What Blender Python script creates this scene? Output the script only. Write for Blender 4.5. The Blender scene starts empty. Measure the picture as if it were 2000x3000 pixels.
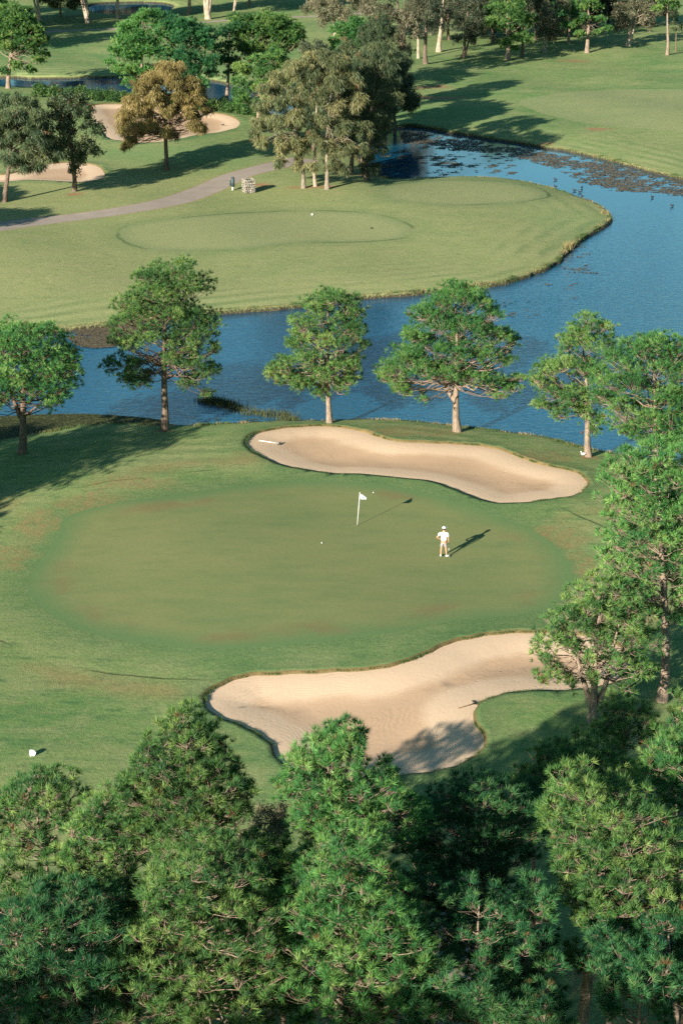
import bpy, bmesh, math, random
import numpy as np
from mathutils import Vector, Matrix, geometry
rng = np.random.default_rng(7)
random.seed(7)
R = math.radians
scene = bpy.context.scene
COL = scene.collection

# ------------------------------------------------------------------ camera
CAM_H = 40.0
PITCH = R(19.47)
F = 4547.0            # focal length in tracing units (photo traced at 1568 x 2352)
CX, CY = 784.0, 1176.0
cam_d = bpy.data.cameras.new("camera")
cam = bpy.data.objects.new("camera", cam_d)
COL.objects.link(cam)
cam.location = (0, 0, CAM_H)
cam.rotation_euler = (math.pi/2 - PITCH, 0, 0)
cam_d.sensor_fit = 'VERTICAL'
cam_d.sensor_height = 36
cam_d.lens = F/2352*36
cam_d.clip_end = 8000
cam_d.clip_start = 0.5
scene.camera = cam
SP, CP = math.sin(PITCH), math.cos(PITCH)

def ray(px, py):
    u = (px-CX)/F; v = -(py-CY)/F
    return u, CP+v*SP, -SP+v*CP          # x, y, z direction (unnormalised, depth = 1)

def at_z(px, py, z=0.0):
    dx, dy, dz = ray(px, py)
    t = (z-CAM_H)/dz
    return dx*t, dy*t

def at_y(px, py, Y):
    dx, dy, dz = ray(px, py)
    t = Y/dy
    return dx*t, CAM_H+dz*t, t           # x, z, depth

# ------------------------------------------------------------------ properties
def tag(o, label=None, cat=None, group=None, kind=None):
    if label: o['label'] = label
    if cat: o['category'] = cat
    if group: o['group'] = group
    if kind: o['kind'] = kind
    return o

def empty(name, loc, rz=0.0):
    o = bpy.data.objects.new(name, None); COL.objects.link(o)
    o.location = loc; o.rotation_euler = (0, 0, rz)
    o.empty_display_size = 0.3
    return o

def np_mesh(name, V, T, mat, parent=None, attrs=None, smooth=False):
    """V (n,3), T (m,3) -> one object"""
    me = bpy.data.meshes.new(name)
    V = np.asarray(V, dtype=np.float32); T = np.asarray(T, dtype=np.int32)
    me.vertices.add(len(V)); me.vertices.foreach_set('co', V.ravel())
    me.loops.add(T.size); me.loops.foreach_set('vertex_index', T.ravel())
    me.polygons.add(len(T))
    me.polygons.foreach_set('loop_start', np.arange(len(T), dtype=np.int32)*T.shape[1])
    me.polygons.foreach_set('loop_total', np.full(len(T), T.shape[1], dtype=np.int32))
    if smooth: me.polygons.foreach_set('use_smooth', np.ones(len(T), dtype=bool))
    me.update(calc_edges=True)
    for k, a in (attrs or {}).items():
        at = me.attributes.new(k, 'FLOAT', 'POINT')
        at.data.foreach_set('value', np.asarray(a, dtype=np.float32))
    me.materials.append(mat)
    o = bpy.data.objects.new(name, me); COL.objects.link(o)
    if parent: o.parent = parent
    return o

def bm_obj(name, bm, mat, parent=None, smooth=True):
    me = bpy.data.meshes.new(name)
    bmesh.ops.recalc_face_normals(bm, faces=bm.faces)
    bm.to_mesh(me); bm.free()
    for p in me.polygons: p.use_smooth = smooth
    me.materials.append(mat)
    o = bpy.data.objects.new(name, me); COL.objects.link(o)
    if parent: o.parent = parent
    return o

# ------------------------------------------------------------------ material helpers
class NT:
    def __init__(s, name):
        s.m = bpy.data.materials.new(name); s.m.use_nodes = True
        s.n = s.m.node_tree.nodes; s.l = s.m.node_tree.links
        s.n.clear()
        s.out = s.n.new('ShaderNodeOutputMaterial')
        s.tc = s.n.new('ShaderNodeTexCoord')
    def link(s, a, b): s.l.new(a, b)
    def val(s, x, sock):
        if hasattr(x, 'is_output'): s.l.new(x, sock)
        else: sock.default_value = x
    def mapping(s, scale=(1,1,1), rot=(0,0,0), src=None):
        m = s.n.new('ShaderNodeMapping'); m.inputs['Scale'].default_value = scale
        m.inputs['Rotation'].default_value = rot
        s.link(src or s.tc.outputs['Object'], m.inputs['Vector']); return m.outputs[0]
    def noise(s, scale, detail=3, rough=.55, vec=None, dist=0.0):
        t = s.n.new('ShaderNodeTexNoise'); t.inputs['Scale'].default_value = scale
        t.inputs['Detail'].default_value = detail; t.inputs['Roughness'].default_value = rough
        t.inputs['Distortion'].default_value = dist
        s.link(vec or s.tc.outputs['Object'], t.inputs['Vector']); return t.outputs['Fac']
    def wave(s, scale, dist=2, detail=2, vec=None, dscale=1.0):
        t = s.n.new('ShaderNodeTexWave'); t.inputs['Scale'].default_value = scale
        t.inputs['Distortion'].default_value = dist; t.inputs['Detail'].default_value = detail
        t.inputs['Detail Scale'].default_value = dscale
        s.link(vec or s.tc.outputs['Object'], t.inputs['Vector']); return t.outputs['Fac']
    def attr(s, name):
        a = s.n.new('ShaderNodeAttribute'); a.attribute_name = name; return a.outputs['Fac']
    def ramp(s, fac, lo, hi):
        m = s.n.new('ShaderNodeMapRange'); m.clamp = True
        m.inputs['From Min'].default_value = lo; m.inputs['From Max'].default_value = hi
        s.val(fac, m.inputs['Value']); return m.outputs[0]
    def math(s, op, a, b=0.0, c=0.0):
        m = s.n.new('ShaderNodeMath'); m.operation = op
        s.val(a, m.inputs[0]); s.val(b, m.inputs[1])
        if op in ('MULTIPLY_ADD',): s.val(c, m.inputs[2])
        return m.outputs[0]
    def mix(s, fac, a, b):
        m = s.n.new('ShaderNodeMix'); m.data_type = 'RGBA'
        s.val(fac, m.inputs[0])
        for x, k in ((a, 6), (b, 7)):
            if isinstance(x, tuple): m.inputs[k].default_value = (*x[:3], 1)
            else: s.link(x, m.inputs[k])
        return m.outputs[2]
    def mixmul(s, col, fac):
        m = s.n.new('ShaderNodeVectorMath'); m.operation = 'SCALE'
        s.link(col, m.inputs[0]); s.val(fac, m.inputs['Scale']); return m.outputs[0]
    def bump(s, h, strength=.3, dist=.05, normal=None):
        b = s.n.new('ShaderNodeBump'); b.inputs['Strength'].default_value = strength
        b.inputs['Distance'].default_value = dist; s.link(h, b.inputs['Height'])
        if normal: s.link(normal, b.inputs['Normal'])
        return b.outputs[0]
    def bsdf(s, col, rough=.8, spec=.2, normal=None, metal=0.0):
        p = s.n.new('ShaderNodeBsdfPrincipled')
        if isinstance(col, tuple): p.inputs['Base Color'].default_value = (*col[:3], 1)
        else: s.link(col, p.inputs['Base Color'])
        s.val(rough, p.inputs['Roughness']); p.inputs['Specular IOR Level'].default_value = spec
        p.inputs['Metallic'].default_value = metal
        if normal: s.link(normal, p.inputs['Normal'])
        s.link(p.outputs[0], s.out.inputs['Surface']); return p

def simple(name, col, rough=.7, spec=.3, var=.15, scale=8.0, bump=0.0, metal=0.0):
    t = NT(name)
    n = t.noise(scale, 4)
    c = t.mix(t.ramp(n, .3, .7), tuple(x*(1-var) for x in col), tuple(min(1, x*(1+var)) for x in col))
    t.bsdf(c, rough, spec, t.bump(n, bump, .02) if bump else None, metal)
    return t.m

# ------------------------------------------------------------------ world, sun
SUN_EL, SUN_AZ = R(18.7), R(34)          # shadows run 34 degrees right of straight ahead
w = bpy.data.worlds.new("World"); scene.world = w; w.use_nodes = True
wn = w.node_tree.nodes; bg = wn.get('Background') or wn.new('ShaderNodeBackground')
sky = wn.new('ShaderNodeTexSky'); sky.sky_type = 'NISHITA'; sky.sun_disc = False
sky.sun_elevation = SUN_EL; sky.sun_rotation = SUN_AZ+math.pi
sky.air_density = 1.0; sky.dust_density = .6; sky.ozone_density = 1.6
tint = wn.new('ShaderNodeVectorMath'); tint.operation = 'MULTIPLY'; tint.inputs[1].default_value = (.66, 1.04, 1.02)
w.node_tree.links.new(sky.outputs[0], tint.inputs[0]); w.node_tree.links.new(tint.outputs[0], bg.inputs[0]); bg.inputs[1].default_value = 0.05
sd_ = bpy.data.lights.new('sun', 'SUN'); sd_.energy = 5.0; sd_.angle = R(.53); sd_.color = (1, .90, .76)
so = bpy.data.objects.new('sun', sd_); COL.objects.link(so)
so.rotation_euler = Vector((math.sin(SUN_AZ)*math.cos(SUN_EL), math.cos(SUN_AZ)*math.cos(SUN_EL), -math.sin(SUN_EL))).to_track_quat('-Z', 'Y').to_euler()
so.location = (-60, -60, 80)
scene.view_settings.view_transform = 'Standard'; scene.view_settings.look = 'None'
scene.view_settings.exposure = 1.38; scene.view_settings.gamma = 1
cy = scene.cycles
cy.max_bounces = 5; cy.diffuse_bounces = 3; cy.glossy_bounces = 2; cy.transmission_bounces = 3; cy.transparent_max_bounces = 4
cy.use_denoising = False
cy.sample_clamp_indirect = 4

# ------------------------------------------------------------------ traced outlines (closed splines)
def spline(P, closed=True, sub=6):
    P = np.array(P, float); n = len(P); out = []
    for i in range(n if closed else n-1):
        if closed: a, b, c, d = P[(i-1) % n], P[i], P[(i+1) % n], P[(i+2) % n]
        else: a, b, c, d = P[max(i-1, 0)], P[i], P[i+1], P[min(i+2, n-1)]
        for k in range(sub):
            t = k/sub
            out.append(.5*((2*b)+(-a+c)*t+(2*a-5*b+4*c-d)*t*t+(-a+3*b-3*c+d)*t**3))
    if not closed: out.append(P[-1])
    return np.array(out)

def resample(P, step):
    """closed polygon to an even spacing; step may depend on distance"""
    Q = []
    n = len(P)
    for i in range(n):
        a, b = P[i], P[(i+1) % n]
        s = step*max(1.0, math.hypot(*a)/110.0)
        k = max(1, int(np.linalg.norm(b-a)/s))
        for j in range(k): Q.append(a+(b-a)*j/k)
    return np.array(Q)

def inside(P, X, Y):
    c = np.zeros(X.shape, bool)
    n = len(P)
    for i in range(n):
        x1, y1 = P[i]; x2, y2 = P[(i+1) % n]
        if y1 == y2: continue
        m = ((y1 > Y) != (y2 > Y)) & (X < (x2-x1)*(Y-y1)/(y2-y1)+x1)
        c ^= m
    return c

def sdf(P, X, Y, want_dir=False):
    """signed distance, positive outside"""
    best = np.full(X.shape, 1e18); ny = np.zeros(X.shape)
    n = len(P)
    for i in range(n):
        ax, ay = P[i]; bx, by = P[(i+1) % n]
        ex, ey = bx-ax, by-ay; L = ex*ex+ey*ey
        if L < 1e-12: continue
        t = np.clip(((X-ax)*ex+(Y-ay)*ey)/L, 0, 1)
        dx = X-(ax+t*ex); dy = Y-(ay+t*ey); d = dx*dx+dy*dy
        m = d < best
        best[m] = d[m]; ny[m] = dy[m]
    d = np.sqrt(best)
    s = np.where(inside(P, X, Y), -d, d)
    return (s, ny/np.maximum(d, 1e-6)) if want_dir else s

WATER_Z = -0.5
LAKE = [(870,318),(900,298),(940,292),(985,297),(1030,306),(1100,317),(1180,329),(1250,341),(1310,350),(1380,366),(1450,384),(1510,400),(1568,414),(1680,445),(1850,500),(2100,620),(2300,900),(2100,1240),(1800,1170),(1640,1110),(1568,1082),(1450,1056),(1350,1041),(1280,1022),(1200,1006),(1120,996),(1050,988),(960,978),(880,973),(757,974),(640,977),(520,981),(450,986),(380,988),(310,982),(240,982),(150,993),(80,1006),(0,1021),(-120,1045),(-300,1060),(-500,1000),(-450,850),(-250,800),(-100,782),(0,772),(80,768),(150,762),(240,752),(330,742),(430,730),(510,722),(600,715),(650,712),(760,698),(850,686),(940,680),(1000,673),(1060,667),(1110,661),(1150,655),(1200,641),(1240,628),(1270,612),(1292,595),(1310,572),(1345,547),(1380,527),(1400,511),(1399,497),(1372,476),(1320,456),(1270,439),(1220,426),(1160,417),(1090,412),(1000,413),(930,417),(880,414),(850,395),(820,370),(820,345)]
POND = [(-160,176),(0,178),(100,182),(200,180),(310,177),(400,180),(480,186),(560,200),(640,225),(700,262),(690,285),(620,268),(560,246),(480,232),(400,224),(300,217),(200,211),(100,206),(20,203),(-100,200),(-200,190)]
POOL = [(192,22),(215,11),(260,7),(320,6),(370,8),(400,15),(388,27),(340,36),(280,38),(225,33)]
def unproj(P, z): return np.array([at_z(px, py, z) for px, py in P])
lake = resample(spline(unproj(LAKE, WATER_Z)), .35)
pond = resample(spline(unproj(POND, WATER_Z)), .5)
pool = resample(spline(unproj(POOL, WATER_Z)), .8)
# small wobble on the shoreline
def wob(P, a):
    out = P.copy()
    for i, (x, y) in enumerate(P):
        out[i, 0] += a*math.sin(x*1.7+y*.9)+a*.6*math.sin(x*4.1-y*2.3); out[i, 1] += a*math.sin(y*1.3-x*1.1)+a*.8*math.sin(y*3.7+x*2.9)
    return out
lake = wob(lake, .10); pond = wob(pond, .2)
WATERS = [lake, pond, pool]
lake_c = lake[::4]; pond_c = pond[::3]; pool_c = pool[::2]      # coarse copies for quick distances

def shore_sd(X, Y, fine=True):
    s = np.full(X.shape, 1e9)
    for P, Pc in ((lake, lake_c), (pond, pond_c), (pool, pool_c)):
        s = np.minimum(s, sdf(P if fine else Pc, X, Y))
    return s

def hbase(X, Y, s=None):
    X = np.asarray(X, float); Y = np.asarray(Y, float)
    if s is None: s = shore_sd(X, Y, False)
    und = .22*np.sin(X*.085+1.3)*np.sin(Y*.06+.4)+.10*np.sin(.23*X+.15*Y)+.05*np.sin(.5*X-.31*Y+1)
    fade = np.clip(s/8, 0, 1)
    up = -.18+.62*(1-np.exp(-np.maximum(s, 0)/5.0))+und*fade
    dn = np.where(s > -.18, -.18+s*3.4, -.79+(s+.18)*.45)
    return np.where(s >= 0, up, np.maximum(dn, -2.2))

def ground_pt(px, py):
    z = 0.1
    for _ in range(5):
        x, y = at_z(px, py, z)
        z = float(hbase(np.array([x]), np.array([y]))[0])
    return x, y, z

def drape(P):
    z = np.full(len(P), .2)
    for _ in range(4):
        XY = np.array([at_z(px, py, zz) for (px, py), zz in zip(P, z)])
        z = hbase(XY[:, 0], XY[:, 1])
    return XY

BUNKERS = {
 'lakeside': [(559,1014),(575,998),(600,988),(650,980),(720,976),(780,978),(830,986),(870,1000),(920,1012),(990,1014),(1080,1019),(1150,1030),(1190,1045),(1230,1060),(1280,1072),(1325,1084),(1350,1104),(1346,1124),(1310,1140),(1250,1150),(1180,1156),(1130,1153),(1080,1140),(1030,1120),(980,1105),(930,1099),(860,1092),(780,1088),(700,1080),(650,1070),(605,1052),(572,1034)],
 'front': [(465,1602),(480,1585),(510,1568),(550,1552),(610,1545),(700,1540),(790,1538),(860,1533),(920,1520),(970,1500),(1030,1475),(1100,1457),(1170,1449),(1240,1447),(1320,1452),(1390,1465),(1440,1490),(1450,1520),(1425,1558),(1370,1578),(1290,1587),(1200,1590),(1140,1598),(1106,1613),(1092,1635),(1098,1660),(1113,1688),(1108,1720),(1080,1748),(1020,1768),(950,1778),(880,1786),(800,1796),(720,1790),(670,1770),(640,1743),(622,1712),(600,1690),(560,1668),(505,1650),(476,1628)],
 'far': [(198,246),(225,239),(280,238),(360,240),(440,250),(520,263),(550,278),(545,292),(510,303),(450,311),(400,322),(350,328),(290,325),(250,318),(232,300),(212,278)],
 'left': [(-60,402),(20,398),(60,385),(110,375),(170,372),(220,378),(242,395),(235,410),(190,418),(120,416),(60,414),(0,420),(-60,418)],
}
GREENS = {
 'main': [(150,1190),(240,1160),(400,1137),(520,1120),(640,1108),(760,1106),(860,1112),(960,1128),(1060,1156),(1160,1190),(1250,1235),(1305,1290),(1312,1340),(1280,1385),(1200,1412),(1100,1420),(1000,1432),(900,1452),(760,1472),(600,1486),(460,1488),(330,1478),(220,1458),(135,1422),(80,1380),(66,1340),(90,1290),(132,1235)],
 'tee': [(278,532),(305,516),(380,505),(520,492),(700,485),(820,488),(900,503),(940,523),(930,543),(850,553),(700,556),(560,571),(430,575),(330,568),(290,552)],
 'point': [(880,440),(900,425),(980,416),(1090,415),(1180,422),(1240,436),(1250,452),(1180,464),(1060,470),(960,466),(900,458)],
 'opposite': [(1190,235),(1280,215),(1420,205),(1568,205),(1750,215),(1750,300),(1568,300),(1400,290),(1280,270)],
}
bunk = {k: resample(spline(drape(v)), .22) for k, v in BUNKERS.items()}
for k in bunk: bunk[k] = wob(bunk[k], .06)
green = {k: resample(spline(drape(v)), .6) for k, v in GREENS.items()}

def ribbon(C, width):
    """C traced centre line -> closed polygon of a path"""
    c = drape(spline(C, False, 6))
    t = np.gradient(c, axis=0); t /= np.linalg.norm(t, axis=1)[:, None]
    nrm = np.stack([-t[:, 1], t[:, 0]], 1)
    return resample(np.vstack([c+nrm*width/2, (c-nrm*width/2)[::-1]]), .5)
PATHS = {
 'cart': ribbon([(-180,535),(-60,528),(60,512),(180,498),(300,480),(400,460),(470,436),(540,405),(600,388),(650,376),(700,365)], 3.9),
 'back': ribbon([(-100,88),(60,76),(160,70),(280,66),(380,58),(480,50),(600,40),(700,38),(860,28),(1000,18)], 3.0),
}
SHADE = ribbon([(930,2480),(990,2330),(1030,2190),(1100,2060)], 2.6)
PATHS['service'] = SHADE

def offset_in(P, d):
    t = np.roll(P, -1, 0)-np.roll(P, 1, 0); t /= np.maximum(np.linalg.norm(t, axis=1), 1e-9)[:, None]
    n = np.stack([-t[:, 1], t[:, 0]], 1)
    area = .5*np.sum(P[:, 0]*np.roll(P[:, 1], -1)-np.roll(P[:, 0], -1)*P[:, 1])
    if area < 0: n = -n
    return P+n*d

# ------------------------------------------------------------------ one triangulation, split into ground, sand, green, path
pts, edges = [], []
def add_loop(P, edge=True):
    o = len(pts)
    pts.extend([(float(x), float(y)) for x, y in P])
    if edge: edges.extend([(o+i, o+(i+1) % len(P)) for i in range(len(P))])
add_loop(lake); add_loop(offset_in(lake, .18)); add_loop(offset_in(lake, -.35), False); add_loop(offset_in(lake, .8), False)
add_loop(pond); add_loop(offset_in(pond, .18)); add_loop(pool); add_loop(offset_in(pool, .2))
LIPW = .09
bunk_in = {k: offset_in(P, LIPW) for k, P in bunk.items()}
for k in bunk:
    add_loop(bunk[k]); add_loop(bunk_in[k])
    for d in (-.3, .5, .9, 1.4, 2.0, 2.8, 3.6): add_loop(offset_in(bunk[k], d)[::2], False)
for k in green: add_loop(green[k])
for k in PATHS: add_loop(PATHS[k])
# filler points
def filler():
    out = []
    y = 25.0
    while y < 620:
        s = .85*max(1, y/115)
        hw = .2*y+14
        xs = np.arange(-hw, hw, s)
        out.append(np.stack([xs+rng.uniform(-.3, .3, len(xs))*s, y+rng.uniform(-.3, .3, len(xs))*s], 1))
        y += s*1.15
    A = np.vstack(out)
    g = []
    for y in np.concatenate([np.arange(-300, 25, 25), np.arange(25, 620, 12), np.arange(620, 1500, 60), np.arange(1500, 4200, 400)]):
        s = 8 if 20 < y < 620 else (60 if y < 1500 else 400)
        xs = np.arange(-3000 if s > 60 else -900 if s > 8 else -260, (3000 if s > 60 else 900 if s > 8 else 260)+1, s)
        for x in xs:
            if y >= 25 and y < 620 and abs(x) < .2*y+14: continue
            g.append((x+rng.uniform(-.3, .3)*s*.5, y+rng.uniform(-.2, .2)*s*.5))
    return np.vstack([A, np.array(g), np.array([(-4000, -400), (4000, -400), (4000, 4500), (-4000, 4500)], float)])
Fp = filler()
pts.extend([tuple(p) for p in Fp])
res = geometry.delaunay_2d_cdt([Vector(p) for p in pts], edges, [], 0, 1e-5, False)
V2 = np.array([tuple(v) for v in res[0]]); TR = np.array([f for f in res[2] if len(f) == 3], int)
X, Y = V2[:, 0], V2[:, 1]
SH = shore_sd(X, Y)
Z = hbase(X, Y, SH)
near_b = {k: sdf(P, X, Y, True) for k, P in bunk.items()}
BDEP = {'lakeside': .40, 'front': .42, 'far': .45, 'left': .35}
for k, (s, ny) in near_b.items():
    ins = -s
    far = (1-ny)/2                                    # 1 on the far side of the bunker, 0 on the near side
    width = 3.9-.5*far
    t = np.clip((ins-LIPW)/width, 0, 1); bowl = t*t*(3-2*t)
    lip = np.clip(ins/LIPW, 0, 1)*.16
    Z = np.where(ins > 0, Z-lip-BDEP[k]*bowl*.75, Z)
    # grass shoulder gently raised round the bunker
    Z = np.where(ins <= 0, Z+.05*np.exp(-np.maximum(s, 0)/1.2), Z+.05)
for k, P in PATHS.items():
    s = sdf(P, X, Y)
    Z = np.where(s < .01, Z-.03*np.clip(-s/.15, 0, 1), Z)
SG = np.full(X.shape, 1e9)
SG = sdf(green['main'], X, Y)
ST = np.minimum.reduce([sdf(green[k], X, Y) for k in green if k not in ('main', 'opposite')])
SB = np.minimum.reduce([near_b[k][0] for k in near_b])
SPH = np.minimum.reduce([sdf(PATHS[k], X, Y) for k in PATHS])

cx_, cy_ = X[TR].mean(1), Y[TR].mean(1)
owner = np.zeros(len(TR), int)
names = ['ground']
for k, P in green.items():
    names.append('green_'+k); owner[inside(P, cx_, cy_)] = len(names)-1
for k, P in PATHS.items():
    names.append('path_'+k); owner[inside(P, cx_, cy_)] = len(names)-1
for k, P in bunk.items():
    names.append('sand_'+k); owner[inside(bunk_in[k], cx_, cy_)] = len(names)-1

# smooth vertex normals are kept common to all pieces
def piece(idx, name, mat):
    T = TR[owner == idx]
    u, inv = np.unique(T, return_inverse=True)
    T2 = inv.reshape(T.shape)
    V = np.stack([X[u], Y[u], Z[u]], 1)
    a, b, c = V[T2[:, 0]], V[T2[:, 1]], V[T2[:, 2]]
    fl = np.cross(b-a, c-a)[:, 2] < 0
    T2[fl] = T2[fl][:, ::-1]
    return np_mesh(name, V, T2, mat, None, {'shore': np.clip(SH[u], -5, 200), 'green_edge': np.clip(SG[u], -50, 200), 'tee_edge': np.clip(ST[u], -50, 200), 'sand_edge': np.clip(SB[u], -20, 200), 'path_edge': np.clip(SPH[u], -5, 100)}, smooth=True)

# ---- bare patches as spots in the ground material
def spot_mask(t, spots):
    """spots: (x, y, rx, ry, rot) world ellipses -> soft mask output"""
    acc = None
    wn_ = t.noise(.9, 4, .6)
    for (x, y, rx, ry) in spots:
        m = t.n.new('ShaderNodeMapping'); m.vector_type = 'TEXTURE'
        m.inputs['Location'].default_value = (x, y, 0); m.inputs['Scale'].default_value = (rx, ry, 1000)
        t.link(t.tc.outputs['Object'], m.inputs['Vector'])
        l = t.n.new('ShaderNodeVectorMath'); l.operation = 'LENGTH'; t.link(m.outputs[0], l.inputs[0])
        d = t.math('ADD', l.outputs['Value'], t.math('MULTIPLY', t.math('SUBTRACT', wn_, .5), 2.2))
        k = t.ramp(d, 1.15, .55)
        acc = k if acc is None else t.math('MAXIMUM', acc, k)
    return acc
def spot(px, py, rx, ry):
    x, y, z = ground_pt(px, py); return (x, y, rx, ry)

def grass_mat(tee=False):
    t = NT('tee_grass' if tee else 'grass')
    big = t.noise(.055, 4, .6, dist=.4); mid = t.noise(.35, 4, .65); fine = t.noise(5.0, 3, .75); vfine = t.noise(17.0, 2, .8)
    st = t.noise(1.0, 3, .6, vec=t.mapping((.35, 1.6, 1), (0, 0, .25)))
    c = t.mix(t.ramp(big, .38, .62), (.125, .218, .070), (.228, .282, .106))
    c = t.mix(t.math('MULTIPLY', t.ramp(mid, .45, .72), .55), c, (.290, .290, .145))
    c = t.mix(t.math('MULTIPLY', t.ramp(st, .5, .75), .45), c, (.066, .145, .060))
    md = t.noise(1.3, 6, .72, vec=t.mapping((.6, 1.5, 1), (0, 0, .12)))
    c = t.mix(t.math('MULTIPLY', t.ramp(md, .50, .66), .5), c, (.260, .265, .120))
    c = t.mix(t.math('MULTIPLY', t.ramp(md, .48, .34), .55), c, (.050, .125, .052))
    lush = t.ramp(t.noise(.028, 3, .5), .56, .66)
    c = t.mix(t.math('MULTIPLY', lush, .5), c, (.062, .205, .065))
    sepg = t.n.new('ShaderNodeSeparateXYZ'); t.link(t.tc.outputs['Object'], sepg.inputs[0])
    dry = t.math('MULTIPLY', t.ramp(sepg.outputs[1], 138, 158), t.ramp(t.math('ADD', sepg.outputs[1], t.math('MULTIPLY', big, 30)), 290, 225))
    c = t.mix(t.math('MULTIPLY', dry, .42), c, (.330, .310, .145))
    # mowing rings that follow the shore
    sh = t.attr('shore')
    ring = t.math('SINE', t.math('ADD', t.math('MULTIPLY', sh, 2.9), t.math('ADD', t.math('MULTIPLY', t.noise(.05, 2), 12), t.math('MULTIPLY', t.noise(.8, 3), 2.0))))
    brk = t.ramp(t.noise(.11, 4, .6), .42, .62)
    rm = t.math('MULTIPLY', t.math('MULTIPLY', t.math('MULTIPLY', t.ramp(ring, -.2, 1), brk), t.ramp(sh, 13, 4)), 0 if tee else .50)
    c = t.mix(rm, c, (.300, .320, .150))
    ring2 = t.math('MULTIPLY', t.math('MULTIPLY', t.math('MULTIPLY', t.ramp(ring, 0, -1), brk), t.ramp(sh, 13, 4)), 0 if tee else .42)
    c = t.mix(ring2, c, (.072, .150, .060))
    # dark collar near the greens
    ge = t.attr('green_edge')
    col = t.math('MULTIPLY', t.ramp(t.math('ADD', ge, t.math('MULTIPLY', mid, 2.0)), 4.2, .3), 1.0)
    c = t.mix(col, c, (.106, .176, .068))
    if not tee:
        line = t.ramp(t.math('ABSOLUTE', t.math('SUBTRACT', t.math('ADD', ge, t.math('MULTIPLY', t.noise(.25, 2), .9)), 4.3)), .13, .04)
        c = t.mix(t.math('MULTIPLY', t.math('MULTIPLY', line, t.ramp(t.noise(.12, 2), .47, .55)), .75), c, (.03, .045, .02))
        band = t.ramp(t.math('ABSOLUTE', t.math('SUBTRACT', ge, 5.2)), 1.6, .3)
        c = t.mix(t.math('MULTIPLY', t.math('MULTIPLY', band, t.ramp(t.noise(.2, 4, .6), .42, .6)), .5), c, (.27, .20, .09))
    if tee: c = t.mix(.6, c, (.250, .270, .130))
    te = t.math('ADD', t.attr('tee_edge'), t.math('MULTIPLY', t.math('SUBTRACT', t.noise(.4, 3), .5), .8))
    c = t.mix(t.math('MULTIPLY', t.math('MULTIPLY', t.ramp(te, 3.0, .2), t.ramp(te, -1.5, 0)), .28), c, (.070, .150, .062))
    c = t.mix(t.math('MULTIPLY', t.math('MULTIPLY', t.ramp(t.math('ABSOLUTE', t.math('SUBTRACT', te, .3)), .30, .08), t.ramp(t.noise(.09, 2), .50, .58)), .55), c, (.04, .075, .03))
    # lush strip round the bunkers
    be = t.attr('sand_edge')
    c = t.mix(t.math('MULTIPLY', t.ramp(t.math('ADD', be, t.math('MULTIPLY', mid, 2.5)), 3.2, 1.2), .55), c, (.060, .135, .052))
    c = t.mix(t.ramp(be, .12, .0), c, (.14, .11, .05))
    # dry patches
    sp = spot_mask(t, [spot(85,1200,1.6,2.8), spot(215,1160,2.6,2.6), spot(20,1280,1.6,2.2), spot(940,990,3.4,2.0), spot(1245,1050,2.2,2.2), spot(1120,1590,.1,.1), spot(1345,1310,.9,3.5),
                       spot(1290,1225,1.6,3.0), spot(300,1110,3,1.3), spot(560,1050,1.0,1.0), spot(700,1075,1,.5)])
    c = t.mix(t.math('MULTIPLY', t.math('MULTIPLY', sp, .62), t.ramp(t.noise(1.6, 5, .7), .32, .6)), c, (.27, .185, .085))
    soil = spot_mask(t, [spot(722,429,3.2,1.0), spot(1317,140,3.0,1.6), spot(860,404,4.5,1.8), spot(1010,225,4,2), spot(990,200,3,2.2), spot(1375,297,2.0,1.2), spot(1255,330,1,1),
                         spot(172,446,1.2,1.0), spot(378,990,.7,.5), spot(1380,2230,1.6,1.4), spot(1050,992,.6,.4), spot(600,425,1.3,1.0), spot(1350,1050,.7,.5), spot(505,415,2,1.2)])
    c = t.mix(t.math('MULTIPLY', soil, .85), c, (.30, .175, .092))
    # pale verge of the paths
    pe = t.attr('path_edge')
    c = t.mix(t.math('MULTIPLY', t.ramp(t.math('ADD', pe, t.math('MULTIPLY', fine, .8)), .85, .35), .8), c, (.30, .215, .125))
    # earthy bank at the waterline
    c = t.mix(t.ramp(t.math('ADD', sh, t.math('MULTIPLY', t.math('SUBTRACT', fine, .5), .5)), .10, -.06), c, (.05, .042, .028))
    c = t.mix(t.math('MULTIPLY', t.ramp(t.math('ABSOLUTE', t.math('SUBTRACT', sh, .32)), .3, .05), .5), c, (.20, .17, .075))
    # blades: fine brightness grain
    g = t.math('MULTIPLY_ADD', t.ramp(fine, .3, .7), .12 if tee else .34, .88 if tee else .76)
    g2 = t.math('MULTIPLY_ADD', t.ramp(vfine, .25, .75), .5, .78)
    c = t.mixmul(c, t.math('MULTIPLY', g, g2))
    h = t.math('ADD', t.math('MULTIPLY', fine, .7), vfine)
    t.bsdf(c, .9, .1, t.bump(h, .55, .06)); return t.m

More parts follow.
